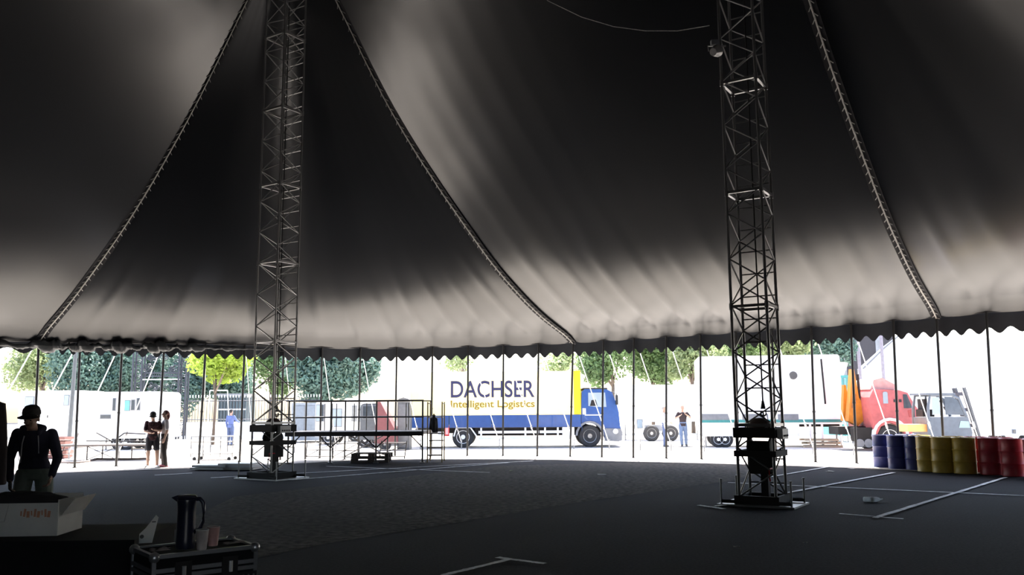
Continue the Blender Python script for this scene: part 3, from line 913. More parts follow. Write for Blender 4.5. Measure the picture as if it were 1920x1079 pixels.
def person(label, loc, rz, Hh, J, skin=M_SKIN, top=None, legs=None, hair=None, capm=None, shoe=None, sleeve=1.0, trouser=1.0, hem=.86, long_hair=False, voxel=.011, glove=None, head_tilt=(0, 0, 0)):
    k = Hh / 1.75
    def S(n): return Vector(J[n]) * k
    o = thing('person', label, 'person', loc, rz)
    body = MB()
    hc = S('head')
    R3 = Euler(head_tilt).to_matrix()
    head(body, hc, R3, k)
    limb(body, [S('neck'), hc - R3 @ Vector((0, -.005, .05)) * k], [.056 * k, .052 * k])
    tor = [(S('pelvis') + Vector((0, 0, -.06)) * k, .145 * k, .10 * k), (S('pelvis') + Vector((0, 0, .04)) * k, .155 * k, .105 * k), (S('waist'), .130 * k, .092 * k), (S('chest'), .165 * k, .115 * k),
           (S('chest').lerp(S('neck'), .62), .16 * k, .09 * k), (S('chest').lerp(S('neck'), .85), .115 * k, .075 * k), (S('neck') + Vector((0, 0, -.02)) * k, .075 * k, .06 * k)]
    torso(body, tor)
    for s in 'lr':
        limb(body, [S('shoulder_' + s), S('elbow_' + s), S('wrist_' + s)], [.050 * k, .042 * k, .028 * k])
        limb(body, [S('hip_' + s), S('knee_' + s), S('ankle_' + s)], [.088 * k, .060 * k, .042 * k])
        an = S('ankle_' + s)
        toe = S('toe_' + s)
        limb(body, [an + Vector((0, .02, -.035)) * k, toe], [.042 * k, .034 * k])
        hand(body, S('wrist_' + s), S('elbow_' + s), s, 1 if s == 'r' else -1, k, J.get('curl', .35))
    b = remeshed(body, voxel, skin, 'body', o)
    # eyes and mouth
    for s in (-1, 1):
        MB().ball(hc + R3 @ (Vector((s * .030, -.083, .004)) * k), .009 * k, 8, 6).build('eye', M_DARKCLOTH, o, smooth=True)
    MB().ball(hc + R3 @ (Vector((0, -.086, -.052)) * k), (.024 * k, .008 * k, .006 * k), 8, 6).build('mouth', mat('lips', (.30, .12, .10), .6), o, smooth=True)
    if top:
        t = MB()
        tt = [(c + Vector((0, 0, 0)), a, bb) for c, a, bb in tor[1:]]
        tt[0] = (S('pelvis') + Vector((0, 0, hem - .95)) * k, .165 * k, .115 * k)
        torso(t, tt, grow=.016)
        for s in 'lr':
            a, e, w = S('shoulder_' + s), S('elbow_' + s), S('wrist_' + s)
            a = a.lerp(S('neck') - Vector((0, 0, .07)), .02)
            if sleeve >= .99:
                limb(t, [a, a.lerp(e, .4), e, e.lerp(w, .93)], [.066 * k, .064 * k, .055 * k, .042 * k])
            else:
                limb(t, [a, a.lerp(e, sleeve)], [.066 * k, .062 * k])
        remeshed(t, voxel, top, 'shirt', o)
    if legs:
        t = MB()
        torso(t, [(S('pelvis') + Vector((0, 0, -.10)) * k, .155 * k, .11 * k), (S('pelvis') + Vector((0, 0, .09)) * k, .148 * k, .105 * k)], grow=.012)
        for s in 'lr':
            a, e, w = S('hip_' + s), S('knee_' + s), S('ankle_' + s)
            if trouser >= .99:
                limb(t, [a, e, w + Vector((0, 0, -.02))], [.104 * k, .080 * k, .062 * k])
            else:
                limb(t, [a, a.lerp(e, trouser)], [.108 * k, .094 * k])
        remeshed(t, voxel, legs, 'trousers', o)
    if shoe:
        for s in 'lr':
            t = MB()
            an, toe = S('ankle_' + s), S('toe_' + s)
            limb(t, [an + Vector((0, .03, -.045)) * k, an.lerp(toe, .5) + Vector((0, 0, -.012)) * k, toe], [.050 * k, .046 * k, .040 * k])
            remeshed(t, voxel, shoe, 'shoe', o)
    if hair:
        t = MB()
        q = MB().ball((0, 0, 0), (.086 * k, .104 * k, .094 * k), 14, 10)
        vs = [Vector(v) for v in q.v]
        vs = [v if not (v.y < -.02 * k and v.z < .035 * k) else Vector((v.x * .8, -.02 * k, v.z)) for v in vs]
        t.add([hc + R3 @ (v + Vector((0, .016, .036)) * k) for v in vs], q.f)
        if long_hair:
            limb(t, [hc + R3 @ (Vector((0, .085, .02)) * k), hc + R3 @ (Vector((0, .10, -.07)) * k), hc + R3 @ (Vector((0, .08, -.16)) * k)], [.05 * k, .045 * k, .03 * k])
        remeshed(t, voxel, hair, 'hair', o)
    if capm:
        t = MB()
        prof = [(.0955, .0), (.096, .03), (.086, .07), (.06, .10), (.02, .112), (.0, .113)]
        q = MB().lathe([(a * k, z * k) for a, z in prof], n=18, sy=1.14)
        t.add([hc + R3 @ (Vector(v) + Vector((0, .014, .050)) * k) for v in q.v], q.f)
        brim = MB().grid(lambda a, bb: Vector((math.sin((a - .5) * 2.2) * (.085 + .055 * bb) * .95, -math.cos((a - .5) * 2.2) * (.085 + .085 * bb) + .0, .058 - .018 * bb)) * k, 10, 3)
        top_b = [hc + R3 @ Vector(v) for v in brim.v]
        t.add(top_b, brim.f)
        t.add([v - R3 @ Vector((0, 0, .006)) * k for v in top_b], [tuple(reversed(f)) for f in brim.f])
        t.build('cap', capm, o, smooth=35)
    return o, S, R3, k
BASE = dict(pelvis=(0, 0, .95), waist=(0, 0, 1.09), chest=(0, 0, 1.29), neck=(0, .01, 1.47), head=(0, -.01, 1.63),
            shoulder_l=(-.185, .01, 1.41), elbow_l=(-.235, .03, 1.13), wrist_l=(-.24, -.04, .89), shoulder_r=(.185, .01, 1.41), elbow_r=(.235, .03, 1.13), wrist_r=(.24, -.04, .89),
            hip_l=(-.09, 0, .90), knee_l=(-.10, -.015, .49), ankle_l=(-.10, .02, .085), toe_l=(-.115, -.14, .036), hip_r=(.09, 0, .90), knee_r=(.10, -.015, .49), ankle_r=(.10, .02, .085), toe_r=(.115, -.14, .036))
def pose(**kw):
    d = dict(BASE)
    d.update(kw)
    return d
# man in a cap bending over the cases
mp = gnd(58, 1085)
mloc = Vector((at(66, 850, 10.3).x, 10.3, 0))
Jm = pose(pelvis=(0, .06, .97), waist=(-.01, .01, 1.12), chest=(-.015, -.10, 1.31), neck=(-.02, -.20, 1.455), head=(-.03, -.29, 1.565),
          shoulder_l=(-.18, -.13, 1.40), elbow_l=(-.245, -.09, 1.12), wrist_l=(-.215, -.17, .875), shoulder_r=(.175, -.13, 1.39), elbow_r=(.245, -.07, 1.12), wrist_r=(.20, -.15, .91),
          hip_l=(-.10, .05, .92), knee_l=(-.13, -.06, .50), ankle_l=(-.15, .04, .085), toe_l=(-.18, -.12, .036), hip_r=(.10, .05, .92), knee_r=(.14, -.03, .50), ankle_r=(.16, .10, .085), toe_r=(.20, -.06, .036), curl=.5)
M_HOOD = mat('navy_hoodie', (.028, .026, .050), .85, bump=.3, bscale=14)
M_TROU = mat('grey_green_trousers', (.16, .18, .15), .85, var=.25, scale=7, bump=.3, bscale=14)
M_CAP = mat('dark_cap', (.03, .026, .024), .8, var=.4, scale=30)
man, S, R3, k = person('man in dark cap, navy hooded jacket and grey-green trousers leaning over the trunk', mloc, R_(22), 1.76, Jm, top=M_HOOD, legs=M_TROU, hair=mat('dark_hair', (.02, .015, .012), .7),
       capm=M_CAP, shoe=mat('dark_shoe', (.02, .02, .02), .6), voxel=.009, head_tilt=(R_(13), 0, R_(-16)), hem=.97)
hd = MB()
limb(hd, [S('neck') + Vector((-.10, .05, .0)), S('neck') + Vector((0, .10, .01)), S('neck') + Vector((.10, .05, .0)), S('neck') + Vector((.07, -.06, -.05))], [.045, .06, .045, .03])
limb(hd, [S('neck') + Vector((-.10, .05, .0)), S('neck') + Vector((-.07, -.06, -.05))], [.045, .03])
remeshed(hd, .01, M_HOOD, 'hood', man)
for s, dz in ((-1, .30), (1, .20)):
    a = S('neck') + Vector((s * .07, -.075, -.08))
    MB().tube([a, a + Vector((s * .012, -.035, -.08)), a + Vector((s * .02, -.03, -dz))], .007, 6).build('drawstring', mat('white_cord', (.5, .5, .52), .8), man, smooth=True)
gl = MB()
hand(gl, S('wrist_l'), S('elbow_l'), 'l', -1, 1.14, .5)
remeshed(gl, .007, mat('black_glove', (.015, .014, .014), .7), 'glove', man, 1)
# two people talking at the left
M_SKINL = mat('fair_skin', (.55, .36, .28), .55, var=.05)
p = gnd(283, 878)
J1 = pose(elbow_r=(.22, -.10, 1.15), wrist_r=(.05, -.24, 1.18), elbow_l=(-.23, -.06, 1.15), wrist_l=(-.07, -.26, 1.10), neck=(.0, -.03, 1.46), head=(-.02, -.09, 1.60), toe_l=(-.16, -.13, .036), knee_r=(.15, -.04, .49), ankle_r=(.17, .04, .085), toe_r=(.22, -.10, .036))
person('person in dark flowered shirt, black shorts and dark cap looking down', (p.x, p.y, 0), R_(25), 1.64, J1, skin=M_SKINL, top=mat('flowered_shirt', (.09, .04, .05), .85, var=.8, scale=18), legs=mat('black_shorts', (.02, .02, .03), .8),
       hair=mat('brown_hair', (.05, .03, .02), .7), capm=M_CAP, shoe=M_WHITE, sleeve=.75, trouser=.72, head_tilt=(R_(20), 0, 0), long_hair=True)
p = gnd(306, 877)
J2 = pose(elbow_l=(-.24, -.05, 1.15), wrist_l=(-.10, -.22, 1.02), ankle_r=(.13, .05, .085), toe_r=(.15, -.10, .036))
person('person in loose white shirt and black leggings with reddish hair tied back', (p.x, p.y, 0), R_(-60), 1.68, J2, skin=M_SKINL, top=mat('white_shirt', (.68, .64, .66), .85), legs=mat('black_leggings', (.025, .02, .02), .7),
       hair=mat('auburn_hair', (.16, .05, .04), .7), shoe=mat('pink_shoe', (.35, .12, .16), .7), sleeve=.8, hem=.80, long_hair=True)
# two people by the white trailers
p = gnd(1247, 838)
person('person in pale checked shirt and jeans standing behind a tent pole', (p.x, p.y, 0), R_(80), 1.72, pose(elbow_l=(-.22, -.06, 1.14), wrist_l=(-.18, -.24, 1.05)), top=mat('checked_shirt', (.45, .43, .46), .85, var=.4, scale=14), legs=mat('blue_jeans', (.07, .10, .20), .8),
       hair=mat('grey_hair', (.30, .28, .26), .7), shoe=M_BLACK, voxel=.013)
p = gnd(1282, 838)
J4 = pose(elbow_l=(-.30, .0, 1.20), wrist_l=(-.14, -.16, 1.30), elbow_r=(.32, .0, 1.22), wrist_r=(.14, -.16, 1.34), ankle_l=(-.08, -.10, .085), toe_l=(-.09, -.26, .036), knee_l=(-.10, -.10, .49), ankle_r=(.12, .10, .085), toe_r=(.14, -.05, .036))
person('person in black printed shirt and blue jeans walking with raised elbows', (p.x, p.y, 0), R_(-5), 1.76, J4, top=mat('black_print_shirt', (.03, .02, .025), .85), legs=mat('faded_jeans', (.12, .17, .28), .8),
       hair=mat('sandy_hair', (.25, .18, .12), .7), shoe=M_BLACK, sleeve=.7, voxel=.013)
# worker in blue sitting behind the trolley
p = at(431, 840, 42); p.z = 0
J5 = pose(elbow_l=(-.26, -.08, 1.22), wrist_l=(-.30, -.28, 1.12))
person('person in blue jacket seen small by the railings behind the trolley', (p.x, p.y, 0), R_(160), 1.72, J5, top=mat('blue_jacket', (.10, .14, .32), .8), legs=mat('blue_jeans', (.07, .10, .20), .8), hair=mat('dark_hair', (.02, .015, .012), .7), shoe=M_BLACK, voxel=.014)
# ---------------------------------------------------------------- outside: vehicles
def wheel(parent, c, r, w=.28, hub=M_STEEL, name='wheel'):
    o = MB().lathe([(.0, -w / 2), (r * .62, -w / 2), (r * .9, -w / 2), (r, -w * .32), (r, w * .32), (r * .9, w / 2), (r * .62, w / 2), (.0, w / 2)], c, 26, 'Y').build(name, M_RUBBER, parent, smooth=35)
    h = MB().lathe([(.0, -w / 2 - .02), (r * .2, -w / 2 - .03), (r * .22, -w / 2 + .03), (r * .5, -w / 2 + .02), (r * .6, -w / 2 - .012), (r * .6, -w / 2 + .05), (.0, -w / 2 + .05)], c, 22, 'Y').build('hub', hub, o, smooth=35)
    return o
def text_mesh(txt, width, height, depth, m, parent, name, loc, bold=0.014):
    cu = bpy.data.curves.new(name, 'FONT')
    cu.body = txt
    cu.extrude = depth
    cu.offset = bold
    t = bpy.data.objects.new('tmp_text', cu)
    COL.objects.link(t)
    ev = t.evaluated_get(bpy.context.evaluated_depsgraph_get())
    me = bpy.data.meshes.new_from_object(ev)
    bpy.data.objects.remove(t)
    xs = [v.co.x for v in me.vertices]; ys = [v.co.y for v in me.vertices]
    x0, x1 = min(xs), max(xs)
    cap = .73
    sx, sy = width / (x1 - x0), height / cap
    for v in me.vertices:
        v.co = Vector(((v.co.x - x0) * sx, -v.co.z, v.co.y * sy))
    me.name = name
    me.materials.clear(); me.materials.append(m)
    return inst(name, me, parent, loc)
def frame_at(px, Y):
    p = at(px, 800, Y)
    return Vector((p.x, p.y, 0))
def zat(py, px, Y):
    return at(px, py, Y).z
M_BLUE = mat('truck_blue', (.020, .070, .24), .35, var=.08, coat=.3)
M_YEL = mat('truck_yellow', (.75, .50, .01), .45)
M_TARP = mat('sunlit_yellow_tarp', (.86, .80, .50), .6, var=.04, transl=.35)  # yellow tarp paled in its colour to look blown out by sun
M_NAVY = mat('navy_letter', (.018, .020, .08), .6)
M_GOLD = mat('gold_letter', (.22, .14, .004), .6)
M_CLEAR = mat('window_glass', (.30, .36, .40), .05, var=.03, spec=.8)

# the delivery truck
TY = 37.6
tr = frame_at(930, TY)
truck = thing('delivery_truck', 'blue and sunlit yellow box truck with large lettering parked outside the tent', 'truck', (tr.x, tr.y + 1.25, 0))
def TX(px): return at(px, 800, TY).x - tr.x
def TZ(py): return zat(py, 930, TY)
y0 = -1.25
bz0, bz1, btop = TZ(802), TZ(779), TZ(697)
MB().box(((TX(768) + TX(1077)) / 2, 0, (bz1 + btop) / 2), (TX(1077) - TX(768), 2.46, btop - bz1)).build('tarpaulin_body', M_TARP, truck)
MB().box(((TX(1077) + TX(1090)) / 2, 0, (bz1 + btop) / 2), (TX(1090) - TX(1077), 2.5, btop - bz1 + .02)).build('front_bulkhead', M_YEL, truck)  # corner of the same yellow body, without the sun paling
xs = [768, 842, 922, 1008, 1090]
for a, b in zip(xs, xs[1:]):
    for yy in (y0, -y0):
        MB().box(((TX(a) + TX(b)) / 2, yy, (bz0 + bz1) / 2), (TX(b) - TX(a) - .03, .06, bz1 - bz0)).build('drop_side', M_BLUE, truck)
MB().box(((TX(768) + TX(1090)) / 2, 0, bz0 + .04), (TX(1090) - TX(768), 2.4, .10)).build('load_floor', M_GREY, truck)
MB().box(((TX(775) + TX(1150)) / 2, -.4, .72), (TX(1150) - TX(775), .10, .22)).box(((TX(775) + TX(1150)) / 2, .4, .72), (TX(1150) - TX(775), .10, .22)).build('chassis', M_BLACK, truck)
dc = text_mesh('DACHSER', TX(1003) - TX(845), TZ(713) - TZ(745), .008, M_NAVY, truck, 'lettering', (TX(845), y0 + .01, TZ(745)))
text_mesh('Intelligent Logistics', TX(1003) - TX(845), TZ(750.5) - TZ(764), .008, M_GOLD, truck, 'lettering', (TX(845), y0 + .01, TZ(764)))
for px in (868, 1106):
    for yy in (-1.03, 1.03):
        wheel(truck, (TX(px), yy, .48 if px > 1000 else .47), .48 if px > 1000 else .47, .30, M_WHITE if px < 1000 else M_STEEL)
MB().box(((TX(890) + TX(1088)) / 2, -.80, .72), (TX(1088) - TX(890), .5, .42)).build('underbody', M_DKSTEEL, truck)  # dark chassis mass, also put in for the shadow under the truck
# white side guards
for z in (TZ(811), TZ(822)):
    for a, b in ((897, 1010), (1012, 1075)):
        MB().box(((TX(a) + TX(b)) / 2, y0 + .05, z), (TX(b) - TX(a), .05, .11)).build('side_guard', M_WHITE, truck)
for px in (902, 985, 1022, 1046, 1056):
    MB().box((TX(px), y0 + .10, TZ(812)), (.08, .06, .42)).build('guard_post', M_WHITE, truck)
MB().tube([(TX(851), y0 + .02, .5), (TX(856), y0 + .02, TZ(800) - .04), (TX(882), y0 + .02, TZ(800) - .04), (TX(893), y0 + .02, .52)], .035, 6).build('mudguard', M_WHITE, truck)
MB().box((TX(1066), -.9, .65), (.5, .6, .5)).build('fuel_tank', M_WHITE, truck)
tl = MB().box((TX(838), y0 + .02, TZ(808)), (.2, .05, .45)).build('tail_lamp', mat('red_reflector', (.65, .03, .04), .4), truck)
MB().box((TX(838), y0 - .008, TZ(808)), (.12, .008, .3)).build('white_marker', mat('pink_marker', (.8, .45, .45), .5), tl)
MB().box((TX(826), 0, .62), (.25, 2.3, .16)).build('rear_bumper', M_WHITE, truck)
# cab
cabp = [(1091, 812), (1090, 770), (1092, 737), (1097, 731), (1138, 731), (1149, 737), (1157, 758), (1161, 775), (1163, 800), (1166, 810), (1165, 826), (1134, 828), (1132, 815), (1122, 800), (1106, 794), (1092, 799)]
cab = MB().prism([(TX(a), TZ(b)) for a, b in cabp], -1.2, 1.2).build('cab', M_BLUE, truck)
win = [(1104, 763), (1104, 738), (1136, 738), (1138, 765), (1120, 765)]
MB().prism([(TX(a), TZ(b)) for a, b in win], -1.215, -1.2).build('side_window', M_CLEAR, cab)
MB().prism([(TX(a), TZ(b)) for a, b in ((1107, 763), (1110, 752), (1118, 751), (1121, 763))], -1.22, -1.212).build('seat_back', M_DKSTEEL, cab)
MB().prism([(TX(a), TZ(b)) for a, b in ((1150.5, 740), (1158.5, 760), (1162, 775), (1161, 776), (1157, 760), (1149, 740))], -1.05, 1.05).build('windscreen', M_CLEAR, cab)
MB().prism([(TX(a), TZ(b)) for a, b in ((1093, 731), (1094, 729), (1140, 729), (1141, 732))], -1.22, 1.22).build('roof_edge', M_BLACK, cab)
MB().box((TX(1113), -1.21, TZ(780)), (.72, .02, .04)).build('door_trim', M_WHITE, cab)
MB().box((TX(1096), -1.21, TZ(773)), (.14, .03, .26)).build('air_intake', M_WHITE, cab)
MB().prism([(TX(a), TZ(b)) for a, b in ((1134, 829), (1135, 805), (1164, 806), (1167, 812), (1166, 827), (1160, 830))], -1.24, 1.24).build('bumper', M_GREY, cab)
MB().lathe([(.0, -.02), (.11, -.02), (.11, .02), (.0, .02)], (TX(1154), -1.245, TZ(811)), 14, 'Y').build('head_lamp', M_WHITE, cab)
arch = [(TX(1106) + .62 * math.cos(a), .50 + .62 * math.sin(a)) for a in [x * math.pi / 10 for x in range(0, 11)]]
arch2 = [(TX(1106) + .53 * math.cos(a), .50 + .53 * math.sin(a)) for a in [x * math.pi / 10 for x in range(10, -1, -1)]]
MB().prism(arch + arch2, -1.25, -.85).build('wheel_arch', M_GREY, cab)
MB().tube([(TX(1150), -1.22, TZ(737)), (TX(1156), -1.36, TZ(740)), (TX(1158), -1.36, TZ(752))], .018, 6).build('mirror_arm', M_BLACK, cab)
MB().box((TX(1157), -1.36, TZ(752)), (.10, .16, .42)).build('mirror', M_BLACK, cab)

# generic white box trailer / caravan
def wagon(name, label, cat, px0, px1, Y, ytop, z0, mbody, windows=(), door=None, W=2.3, wheels=(), yaw=0.0, rounded=.18, stripe=None, group=None):
    a, b = frame_at(px0, Y), frame_at(px1, Y)
    L = (b.x - a.x) / math.cos(yaw)
    c = (a + b) / 2
    zt = zat(ytop, (px0 + px1) / 2, Y)
    o = thing(name, label, cat, (c.x - math.sin(yaw) * W / 2, c.y + W / 2 * math.cos(yaw), 0), yaw, group)
    r = rounded
    poly = [(-L / 2, z0), (L / 2, z0), (L / 2, zt - r)] + [(L / 2 - r + r * math.cos(t), zt - r + r * math.sin(t)) for t in (.5, 1.0)] + [(L / 2 - r, zt), (-L / 2 + r, zt)] + \
           [(-L / 2 + r - r * math.sin(t), zt - r + r * math.cos(t)) for t in (.5, 1.0)] + [(-L / 2, zt - r)]
    body = MB().prism(poly, -W / 2, W / 2).build('body', mbody, o)
    def lx(px): return (at(px, 800, Y).x - c.x) / math.cos(yaw)
    for (wx0, wx1, wy0, wy1, mw) in windows:
        zz0, zz1 = zat(wy1, (wx0 + wx1) / 2, Y), zat(wy0, (wx0 + wx1) / 2, Y)
        f = MB().box(((lx(wx0) + lx(wx1)) / 2, -W / 2 - .012, (zz0 + zz1) / 2), (lx(wx1) - lx(wx0) + .06, .03, zz1 - zz0 + .06)).build('window_frame', M_GREY, o)
        MB().box(((lx(wx0) + lx(wx1)) / 2, -W / 2 - .03, (zz0 + zz1) / 2), (lx(wx1) - lx(wx0), .02, zz1 - zz0)).build('pane', mw, f)
    if door:
        d0, d1, dy = door
        zz = zat(dy, d0, Y)
        dd = MB().box(((lx(d0) + lx(d1)) / 2, -W / 2 - .012, (zz + z0 + .08) / 2), (lx(d1) - lx(d0), .03, zz - z0 - .08)).build('door', M_CREAM, o)
        MB().box((lx(d1) - .08, -W / 2 - .04, (zz + z0) / 2), (.03, .04, .12)).build('handle', M_BLACK, dd)
    for wx in wheels:
        wheel(o, (lx(wx), -W / 2 + .16, .34), .34, .2, M_WHITE)
        wheel(o, (lx(wx), W / 2 - .16, .34), .34, .2, M_WHITE)
    for sx in (-1, 1):
        strut('support_leg', (sx * (L / 2 - .25), -W / 2 + .2, 0), (sx * (L / 2 - .25), -W / 2 + .2, z0), .04, M_STEEL, o)
    if stripe:
        zz = zat(stripe[0], (px0 + px1) / 2, Y)
        MB().box((0, -W / 2 - .012, zz), (L - .1, .025, stripe[1])).build('stripe', stripe[2], o)
    return o, lx, L, W, c
M_TEAL = mat('teal_paint', (.03, .20, .20), .5)
M_TEALG = mat('teal_glass', (.12, .55, .58), .25)
wagon('white_caravan', 'white caravan with a small side window behind the grey lamp post', 'caravan', 33, 152, 40, 733, .45, M_WHITE, windows=((45, 60, 745, 765, M_CLEAR), (118, 126, 742, 760, M_CLEAR)), door=(76, 92, 740), wheels=(70,))
wagon('white_caravan', 'long white wagon with a teal window left of the iron gate', 'wagon', 186, 299, 38, 735, .5, M_WHITE, windows=((210, 214, 748, 770, M_GLASS), (233, 241, 752, 770, M_TEALG), (245, 250, 751, 769, M_GLASS), (255, 260, 748, 769, M_GLASS), (176 + 12, 206, 779, 785, M_GLASS)), wheels=(222, 236))
wagon('storage_container', 'pale grey storage container with double doors behind the stage left end', 'container', 546, 600, 45, 756, .12, mat('pale_container', (.20, .23, .27), .6), windows=((551, 570, 762, 808, mat('pale_door', (.16, .19, .23), .6)), (572, 590, 762, 808, mat('pale_door', (.16, .19, .23), .6))), rounded=.03)
wagon('white_caravan', 'white caravan with narrow black framed windows behind the stage', 'caravan', 591, 642, 42, 752, .4, M_WHITE, windows=((593, 599, 760, 790, M_CLEAR), (602, 606, 760, 790, M_GLASS), (622, 640, 768, 800, M_CLEAR)), wheels=(615,))
wagon('white_caravan', 'white peaked caravan with two tall dark windows behind the stage railing', 'caravan', 644, 688, 46, 747, .4, M_CREAM, windows=((647, 653, 758, 790, M_GLASS), (658, 668, 762, 790, M_GLASS), (672, 684, 762, 790, M_CLEAR)), wheels=(665,))
wagon('grey_van', 'dull grey van with a wide window between caravan and red cover', 'van', 675, 712, 38.5, 757, .35, mat('van_grey', (.08, .09, .10), .5), windows=((680, 704, 762, 785, M_GLASS),), wheels=(684, 704))
wagon('white_trailer', 'long white trailer right of the blue truck cab', 'trailer', 1164, 1318, 45, 722, .95, M_WHITE, windows=((1195, 1204, 788, 803, M_CLEAR),), rounded=.08)[0]
bt_ = frame_at(1232, 44)
bump = thing('trailer_bogie', 'dark axle unit with wheels under the long white trailer', 'axle', (bt_.x, bt_.y - .1, 0))
MB().box((0, 0, .66), (1.3, .5, .3)).build('axle_beam', M_GREY, bump)
wheel(bump, (-.35, -.2, .4), .4); wheel(bump, (.6, -.2, .4), .4)
# big white show trailer
o, lx, L, W, c = wagon('show_trailer', 'large white show trailer with a round vent and teal base stripe', 'trailer', 1316, 1574, 36, 667, .95, M_WHITE, windows=((1321, 1370, 778.5, 787, M_GREY), (1396, 1440, 778.5, 787, M_GREY), (1460, 1494, 778.5, 787, M_GREY)), W=2.5, yaw=R_(-9), wheels=(1350, 1362), rounded=.12, stripe=(790, .12, M_TEAL))
zv = zat(703, 1490, 35)
MB().lathe([(.0, -.04), (.15, -.04), (.17, 0), (.0, 0)], (lx(1490), -W / 2, zv), 20, 'Y').build('round_vent', mat('vent_grey', (.07, .07, .07), .6), o)
MB().bar((lx(1541), -W / 2 - .04, zat(672, 1541, 35)), (lx(1544), -W / 2 - .04, zat(758, 1544, 35)), .035, 8).build('drain_pipe', M_DKSTEEL, o)
MB().box((lx(1408), -W / 2 + .05, .72), (lx(1496) - lx(1320), .06, .5)).build('skirt', M_WHITE, o)
for px in (1516, 1537, 1570):
    strut('prop_leg', (lx(px), -W / 2 + .1, 0), (lx(px), -W / 2 + .1, .97), .05, M_WHITE, o)
MB().box((lx(1530), 0, .9), (1.9, 2.2, .12)).build('underframe', M_DKSTEEL, o)
pl = frame_at(1553, 35)
ps = thing('plank_pile', 'pile of pale planks stored under the show trailer', 'planks', (pl.x, pl.y + .9, 0), R_(-9))
for k in range(9):
    block('plank', (.05 * math.sin(k * 3), -.3 + .3 * (k % 3), .06 + .13 * (k // 3)), (1.5 - .1 * (k % 4), .24, .09), mat('pale_wood', (.45, .36, .25), .7), ps, .04 * math.sin(k))
tw = frame_at(1531, 35); 
# green container and street lamp
wagon('green_container', 'teal green ribbed container beside the show trailer', 'container', 1572, 1602, 41, 704, .3, M_TEAL, windows=((1580, 1582, 710, 795, mat('dark_teal', (.05, .28, .30), .6)), (1588, 1590, 710, 795, mat('dark_teal', (.05, .28, .30), .6)), (1596, 1598, 710, 795, mat('dark_teal', (.05, .28, .30), .6))), rounded=.02)
lp = frame_at(1584, 46)
sl = thing('street_lamp', 'street lamp with a pale inverted cone head above the green container', 'street lamp', lp)
zl = zat(690, 1584, 46)
MB().bar((0, 0, 0), (0, 0, zl - .3), .06, 8).build('post', M_STEEL, sl)
MB().lathe([(.07, -.45), (.34, .2), (.30, .26), (.0, .30)], (0, 0, zl), 16).build('lamp_head', M_CREAM, sl, smooth=35)

# red truck with folded orange crane
RY = 32.5
rt = frame_at(1670, RY)
red = thing('crane_truck', 'red truck cab with a folded orange loader crane behind it', 'truck', (rt.x, rt.y + 1.2, 0))
def RX(px): return at(px, 800, RY).x - rt.x
def RZ(py): return zat(py, 1690, RY)
M_REDC = mat('faded_red_paint', (.42, .10, .10), .45)
cp = [(1638, 812), (1634, 745), (1642, 730), (1690, 732), (1706, 737), (1718, 760), (1736, 785), (1740, 812), (1696, 815), (1688, 800), (1670, 793), (1652, 800), (1644, 815)]
cb = MB().prism([(RX(a), RZ(b)) for a, b in cp], -1.2, 1.2).build('cab', M_REDC, red)
MB().prism([(RX(a), RZ(b)) for a, b in ((1640, 730), (1648, 712), (1664, 708), (1690, 722), (1692, 731))], -1.0, 1.0).build('roof_fairing', mat('pale_red_paint', (.55, .28, .25), .5), cb)
MB().prism([(RX(a), RZ(b)) for a, b in ((1659, 757), (1659, 737), (1661, 735), (1666, 735), (1668, 737), (1668, 757))], -1.215, -1.2).build('sleeper_window', M_CLEAR, cb)
MB().prism([(RX(a), RZ(b)) for a, b in ((1697, 766), (1697, 740), (1704, 740), (1713, 766))], -1.215, -1.2).build('door_window', M_GLASS, cb)
MB().prism([(RX(a), RZ(b)) for a, b in ((1706, 783), (1704, 770), (1714, 768), (1718, 783))], -1.215, -1.2).build('lower_window', mat('dark_red_glass', (.35, .06, .06), .2), cb)
MB().prism([(RX(a), RZ(b)) for a, b in ((1708, 739), (1719, 760), (1734, 783), (1732, 784), (1717, 762), (1706, 741))], -1.0, 1.0).build('windscreen', M_CLEAR, cb)
for px in (1681, 1691):
    MB().box((RX(px), -1.21, RZ(752)), (.09, .03, .1)).build('vent', M_BLACK, cb)
for yy in (-1.0, 1.0):
    wheel(red, (RX(1669), yy, .5), .5, .3, M_WHITE)
a2 = [(RX(1669) + .68 * math.cos(a), .55 + .68 * math.sin(a)) for a in [x * math.pi / 10 for x in range(0, 11)]] + [(RX(1669) + .58 * math.cos(a), .55 + .58 * math.sin(a)) for a in [x * math.pi / 10 for x in range(10, -1, -1)]]
MB().prism(a2, -1.24, -.8).build('wheel_arch', M_WHITE, red)
MB().box((RX(1612), 0, .75), (RX(1640) - RX(1585), 1.0, .3)).build('chassis', M_DKSTEEL, red)
MB().box((RX(1622), -.9, .62), (.75, .4, .5)).build('battery_box', M_DKSTEEL, red)
for px in (1612, 1628):
    MB().lathe([(.0, -.2), (.16, -.2), (.16, .2), (.0, .2)], (RX(px), -.95, .3), 14, 'Y').build('air_tank', M_GREY, red)
M_ORC = mat('crane_orange', (.50, .17, .01), .5)
MB().prism([(RX(a), RZ(b)) for a, b in ((1608, 790), (1614, 745), (1621, 690), (1625, 690), (1631, 745), (1639, 760), (1637, 790), (1626, 800))], -.35, .0).build('crane_boom', M_ORC, red)
MB().prism([(RX(a), RZ(b)) for a, b in ((1606, 790), (1612, 720), (1616, 720), (1622, 790))], .1, .35).build('crane_jib', M_ORC, red)
MB().prism([(RX(a), RZ(b)) for a, b in ((1615, 765), (1620, 735), (1626, 740), (1622, 765))], -.37, -.34).build('boom_recess', mat('brown_shade', (.28, .10, .02), .6), red)
MB().bar((RX(1632), -.3, RZ(700)), (RX(1634), -.3, RZ(785)), .05, 8).build('hydraulic_ram', M_DKSTEEL, red)

